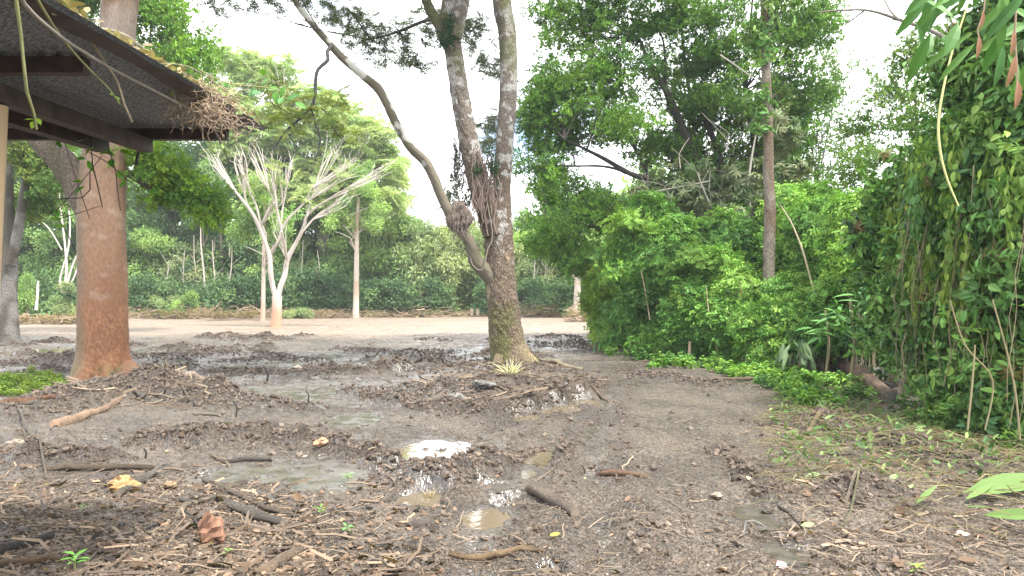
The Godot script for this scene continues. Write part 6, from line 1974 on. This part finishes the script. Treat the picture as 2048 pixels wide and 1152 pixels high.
func shape_ground() -> void:
	# banks and mounds
	add_ridge([[700, 790], [800, 806], [900, 822], [985, 832]], 0.35, 0.10)
	add_ridge([[985, 832], [1060, 815], [1120, 795], [1190, 778]], 0.32, 0.12)
	add_ridge([[830, 785], [930, 790], [1010, 785], [1100, 775]], 0.9, 0.10, 0.5)
	add_ridge([[950, 755], [1040, 755], [1120, 752]], 0.9, 0.12, 0.4)
	add_ridge([[40, 830], [150, 805], [260, 785], [330, 780]], 0.8, 0.12, 0.5)
	add_ridge([[270, 775], [350, 782], [430, 800], [480, 815]], 0.5, 0.1, 0.7)
	add_ridge([[300, 790], [480, 800], [560, 812], [615, 818]], 0.28, 0.08, 1.0)
	add_ridge([[290, 885], [360, 892], [440, 885], [520, 880], [600, 890]], 0.3, 0.11)
	add_ridge([[600, 890], [680, 902], [740, 915], [790, 935], [830, 960]], 0.22, 0.075)
	add_ridge([[830, 962], [880, 965], [930, 955], [965, 930], [970, 912]], 0.25, 0.085)
	add_ridge([[0, 920], [70, 925], [150, 930], [220, 925]], 0.25, 0.09)
	add_ridge([[1015, 930], [1050, 910], [1090, 892]], 0.12, 0.05)
	add_ridge([[1110, 930], [1135, 905]], 0.12, 0.05)
	add_ridge([[880, 745], [960, 740], [860, 735]], 0.6, 0.08, 0.8)
	add_ridge([[690, 700], [820, 712], [900, 706]], 0.6, 0.08, 1.0)
	add_ridge([[450, 726], [560, 718], [640, 722]], 0.5, 0.08, 1.0)
	add_ridge([[420, 745], [620, 752], [800, 742]], 0.5, 0.06, 1.0)
	add_ridge([[0, 732], [160, 728]], 0.5, 0.08, 1.0)
	add_ridge([[270, 715], [420, 712]], 0.5, 0.07, 1.0)
	add_ridge([[1060, 690], [1200, 700], [1260, 712]], 0.7, 0.09, 1.0)
	add_ridge([[1250, 745], [1340, 760], [1450, 775]], 0.4, 0.07, 0.8)
	add_ridge([[1440, 900], [1500, 960], [1560, 1000]], 0.18, 0.05, 0.7)
	add_ridge([[1650, 1000], [1720, 990], [1800, 1010]], 0.3, 0.07, 0.8)
	add_ridge([[1560, 860], [1650, 850], [1800, 900], [1950, 940]], 0.5, 0.08, 0.5)
	# smaller churned ridges across the wet middle distance
	for k in 46:
		var x := rf(-30, 1150)
		var y := rf(672, 752)
		var l := rf(30, 110)
		add_ridge([[x, y], [x + l * 0.5, y + rf(-3, 3)], [x + l, y + rf(-4, 4)]], rf(0.18, 0.4), rf(0.05, 0.10), 1.0)
	# wheel ruts
	add_ridge([[1190, 795], [1100, 818], [1000, 850], [900, 890]], 0.16, -0.06, 0.0)
	add_ridge([[1480, 1000], [1530, 1060], [1590, 1140]], 0.16, -0.05, 0.0)
	for t in [[[1235, 1190], [1200, 1040], [1185, 930], [1190, 850], [1215, 790], [1265, 745], [1330, 722]], [[930, 1190], [950, 1090], [1000, 990], [1085, 890], [1170, 815]], [[-40, 890], [120, 878], [300, 868], [480, 862], [640, 868], [760, 880]], [[300, 760], [430, 768], [560, 762], [700, 768], [830, 760]], [[-60, 745], [140, 742], [330, 738], [520, 735], [760, 728], [940, 722]]]:
		add_ridge(t, 0.17, -0.05, 0.0)
		var l: Array = []
		var r: Array = []
		for q in t:
			var sx: float = 0.3 * FOCAL / depth_of(q[1])
			if absf(t[0][1] - t[t.size() - 1][1]) > 100:
				l.append([q[0] - sx, q[1]])
				r.append([q[0] + sx, q[1]])
			else:
				l.append([q[0], q[1] - 0.022 * sx * sx / 10.0 - 4])
				r.append([q[0], q[1] + 0.022 * sx * sx / 10.0 + 4])
		add_ridge(l, 0.15, 0.022, 0.35)
		add_ridge(r, 0.15, 0.022, 0.35)
	# puddles: centre, half width, half height in the photograph, level
	add_pool(855, 908, 85, 22)
	add_pool(838, 990, 42, 20, -0.03)
	add_pool(965, 1036, 48, 20, -0.02)
	add_pool(1078, 915, 38, 24, -0.02)
	add_pool(1055, 945, 24, 14, -0.02)
	add_pool(1105, 1142, 40, 16, -0.02)
	add_pool(990, 970, 45, 8, -0.02, true)
	add_pool(610, 952, 190, 30, -0.012, true)
	add_pool(470, 955, 90, 24, -0.012, true)
	add_pool(620, 788, 130, 18, -0.004, true)
	add_pool(760, 800, 90, 11, -0.004, true)
	add_pool(505, 810, 40, 8, -0.01, true)
	add_pool(1125, 815, 45, 8, -0.03)
	add_pool(1170, 803, 30, 6, -0.03)
	add_pool(1050, 832, 30, 6, -0.03)
	add_pool(590, 718, 120, 8, 0.0, true)
	add_pool(655, 722, 22, 8, -0.01)
	add_pool(880, 716, 100, 11, 0.0, true)
	add_pool(960, 706, 40, 8, -0.01, true)
	add_pool(1110, 692, 80, 7, 0.0, true)
	add_pool(90, 706, 110, 7, -0.01)
	add_pool(400, 735, 120, 4, -0.01, true)
	add_pool(330, 700, 90, 4, -0.01, true)
	add_pool(700, 740, 60, 4, -0.01, true)
	add_pool(1520, 1040, 32, 24, -0.035, true)
	add_pool(1570, 1100, 36, 22, -0.035, true)
	add_pool(705, 840, 40, 10, -0.012, true)


func make_pools() -> void:
	var words := ["bright sky-reflecting puddle behind the curved clod bank", "narrow white puddle in front of the curved clod bank", "small shiny puddle left of the round log", "green-reflecting puddle right of the curved bank", "small green puddle end above the round log", "brown puddle at the bottom edge right of centre", "thin brown puddle between the bank and the round log", "wide shallow puddle left of the curved clod bank", "left end of the wide wet patch, behind the curved branch", "long pale puddle behind the left bank of clods", "thin wet strip in front of the central mound's left slope", "wet spot beside the thin dark stakes", "muddy water in the rut right of the central mound", "far end of the water in the rut right of the mound", "near end of the water in the rut below the mound", "long puddle across the far mud before the pale tree", "small murky puddle with a yellowish tint in the far mud", "wet sheet left of the forked tree", "puddle close behind the left side of the forked tree", "long puddle behind the right side of the forked tree", "long still puddle at the left edge beyond the weeds", "thin wet strip right of the stained trunk", "far thin wet strip right of the stained trunk", "short wet strip in the middle of the far mud", "shallow water in the wet lane at right", "water at the near end of the wet lane at right", "dull wet spot on the flat mud in the middle"]
	for k in pools.size():
		var p = pools[k]
		var g := Geo.new()
		g.v.append(Vector3(p.c.x, p.y, p.c.y))
		g.n.append(Vector3.UP)
		for s in 48:
			var a := TAU * s / 48.0
			g.v.append(Vector3(p.c.x + cos(a) * p.r.x * 1.45, p.y + 0.0006 * k, p.c.y + sin(a) * p.r.y * 1.45))
			g.n.append(Vector3.UP)
		g.v[0].y = p.y + 0.0006 * k
		for s in 48:
			g.i.append_array(PackedInt32Array([0, 1 + s, 1 + (s + 1) % 48]))
		tag(part("puddle", g.mesh(), mats.wet if p.film else mats.water, self), words[k], "puddle", "puddles in the mud", "structure")


func sky_picture() -> ImageTexture:
	# thin white cloud everywhere, with some gaps of pale blue air
	var im := Image.create(512, 256, false, Image.FORMAT_RGBF)
	var nz := FastNoiseLite.new()
	nz.seed = 41
	nz.frequency = 1.5
	nz.fractal_octaves = 5
	var gap := Vector3(0.44, 0.16, -0.88).normalized()
	for y in 256:
		var el := PI * (0.5 - (y + 0.5) / 256.0)
		for x in 512:
			var az := TAU * ((x + 0.5) / 512.0 - 0.5)
			var d := Vector3(sin(az) * cos(el), sin(el), -cos(az) * cos(el))
			if el < 0.0:
				im.set_pixel(x, y, Color(0.30, 0.27, 0.22))
				continue
			var n := nz.get_noise_3d(d.x * 1.2, d.y * 2.4, d.z * 1.2)
			var open := smoothstep(0.12, 0.5, -n) + smoothstep(0.93, 0.995, d.dot(gap)) * smoothstep(-0.25, 0.35, nz.get_noise_3d(d.x * 4.0, d.y * 6.0, d.z * 4.0) + 0.25)
			var white := Color(0.96, 0.98, 1.0) * (1.0 + 0.1 * nz.get_noise_3d(d.x * 3.0, d.y * 5.0, d.z * 3.0))
			im.set_pixel(x, y, white.lerp(Color(0.14, 0.22, 0.36), clampf(open, 0, 1) * 0.92))
	return ImageTexture.create_from_image(im)


func _ready() -> void:
	rng.seed = 20240
	# camera
	look = Basis(Vector3.RIGHT, atan(14.0 / FOCAL))
	var cam := Camera3D.new()
	cam.name = "camera"
	cam.transform = Transform3D(look, EYE)
	cam.fov = rad_to_deg(2.0 * atan(576.0 / FOCAL))
	cam.near = 0.05
	cam.far = 1500.0
	add_child(cam)
	cam.current = true
	# sky: bright thin overcast
	var sky_mat := PanoramaSkyMaterial.new()
	sky_mat.panorama = sky_picture()
	var sky := Sky.new()
	sky.sky_material = sky_mat
	var env := Environment.new()
	env.background_mode = Environment.BG_SKY
	env.sky = sky
	env.tonemap_mode = Environment.TONE_MAPPER_LINEAR
	env.tonemap_exposure = 4.4
	env.fog_enabled = true
	env.fog_density = 0.0006
	env.fog_light_color = Color(0.95, 0.98, 1.0)
	env.sdfgi_enabled = true
	env.ssao_enabled = true
	env.ssil_enabled = true
	var we := WorldEnvironment.new()
	we.name = "environment"
	we.environment = env
	add_child(we)
	var sun := DirectionalLight3D.new()
	sun.name = "sun"
	sun.light_energy = 0.8
	sun.light_color = Color(1.0, 0.98, 0.94)
	sun.light_angular_distance = 7.0
	sun.shadow_enabled = true
	sun.rotation_degrees = Vector3(-64, 48, 0)
	add_child(sun)
	# noise
	n_broad.frequency = 0.12
	n_broad.seed = 11
	n_mid.frequency = 1.1
	n_mid.seed = 12
	n_mid.fractal_octaves = 3
	n_fine.frequency = 5.5
	n_fine.seed = 13
	n_fine.fractal_octaves = 3
	n_clod.noise_type = FastNoiseLite.TYPE_CELLULAR
	n_clod.frequency = 7.0
	n_clod.seed = 14
	n_clod.fractal_octaves = 2
	n_bark.frequency = 1.0
	n_bark.seed = 15
	n_bark.fractal_octaves = 3
	shape_ground()
	make_materials()
	make_sprays()
	make_ground()
	make_pools()
	make_forest()
	make_right_trees()
	make_left_tree()
	make_center_tree()
	make_white_tree()
	make_thicket()
	make_vines()
	make_shed()
	make_debris()
	make_scatter()
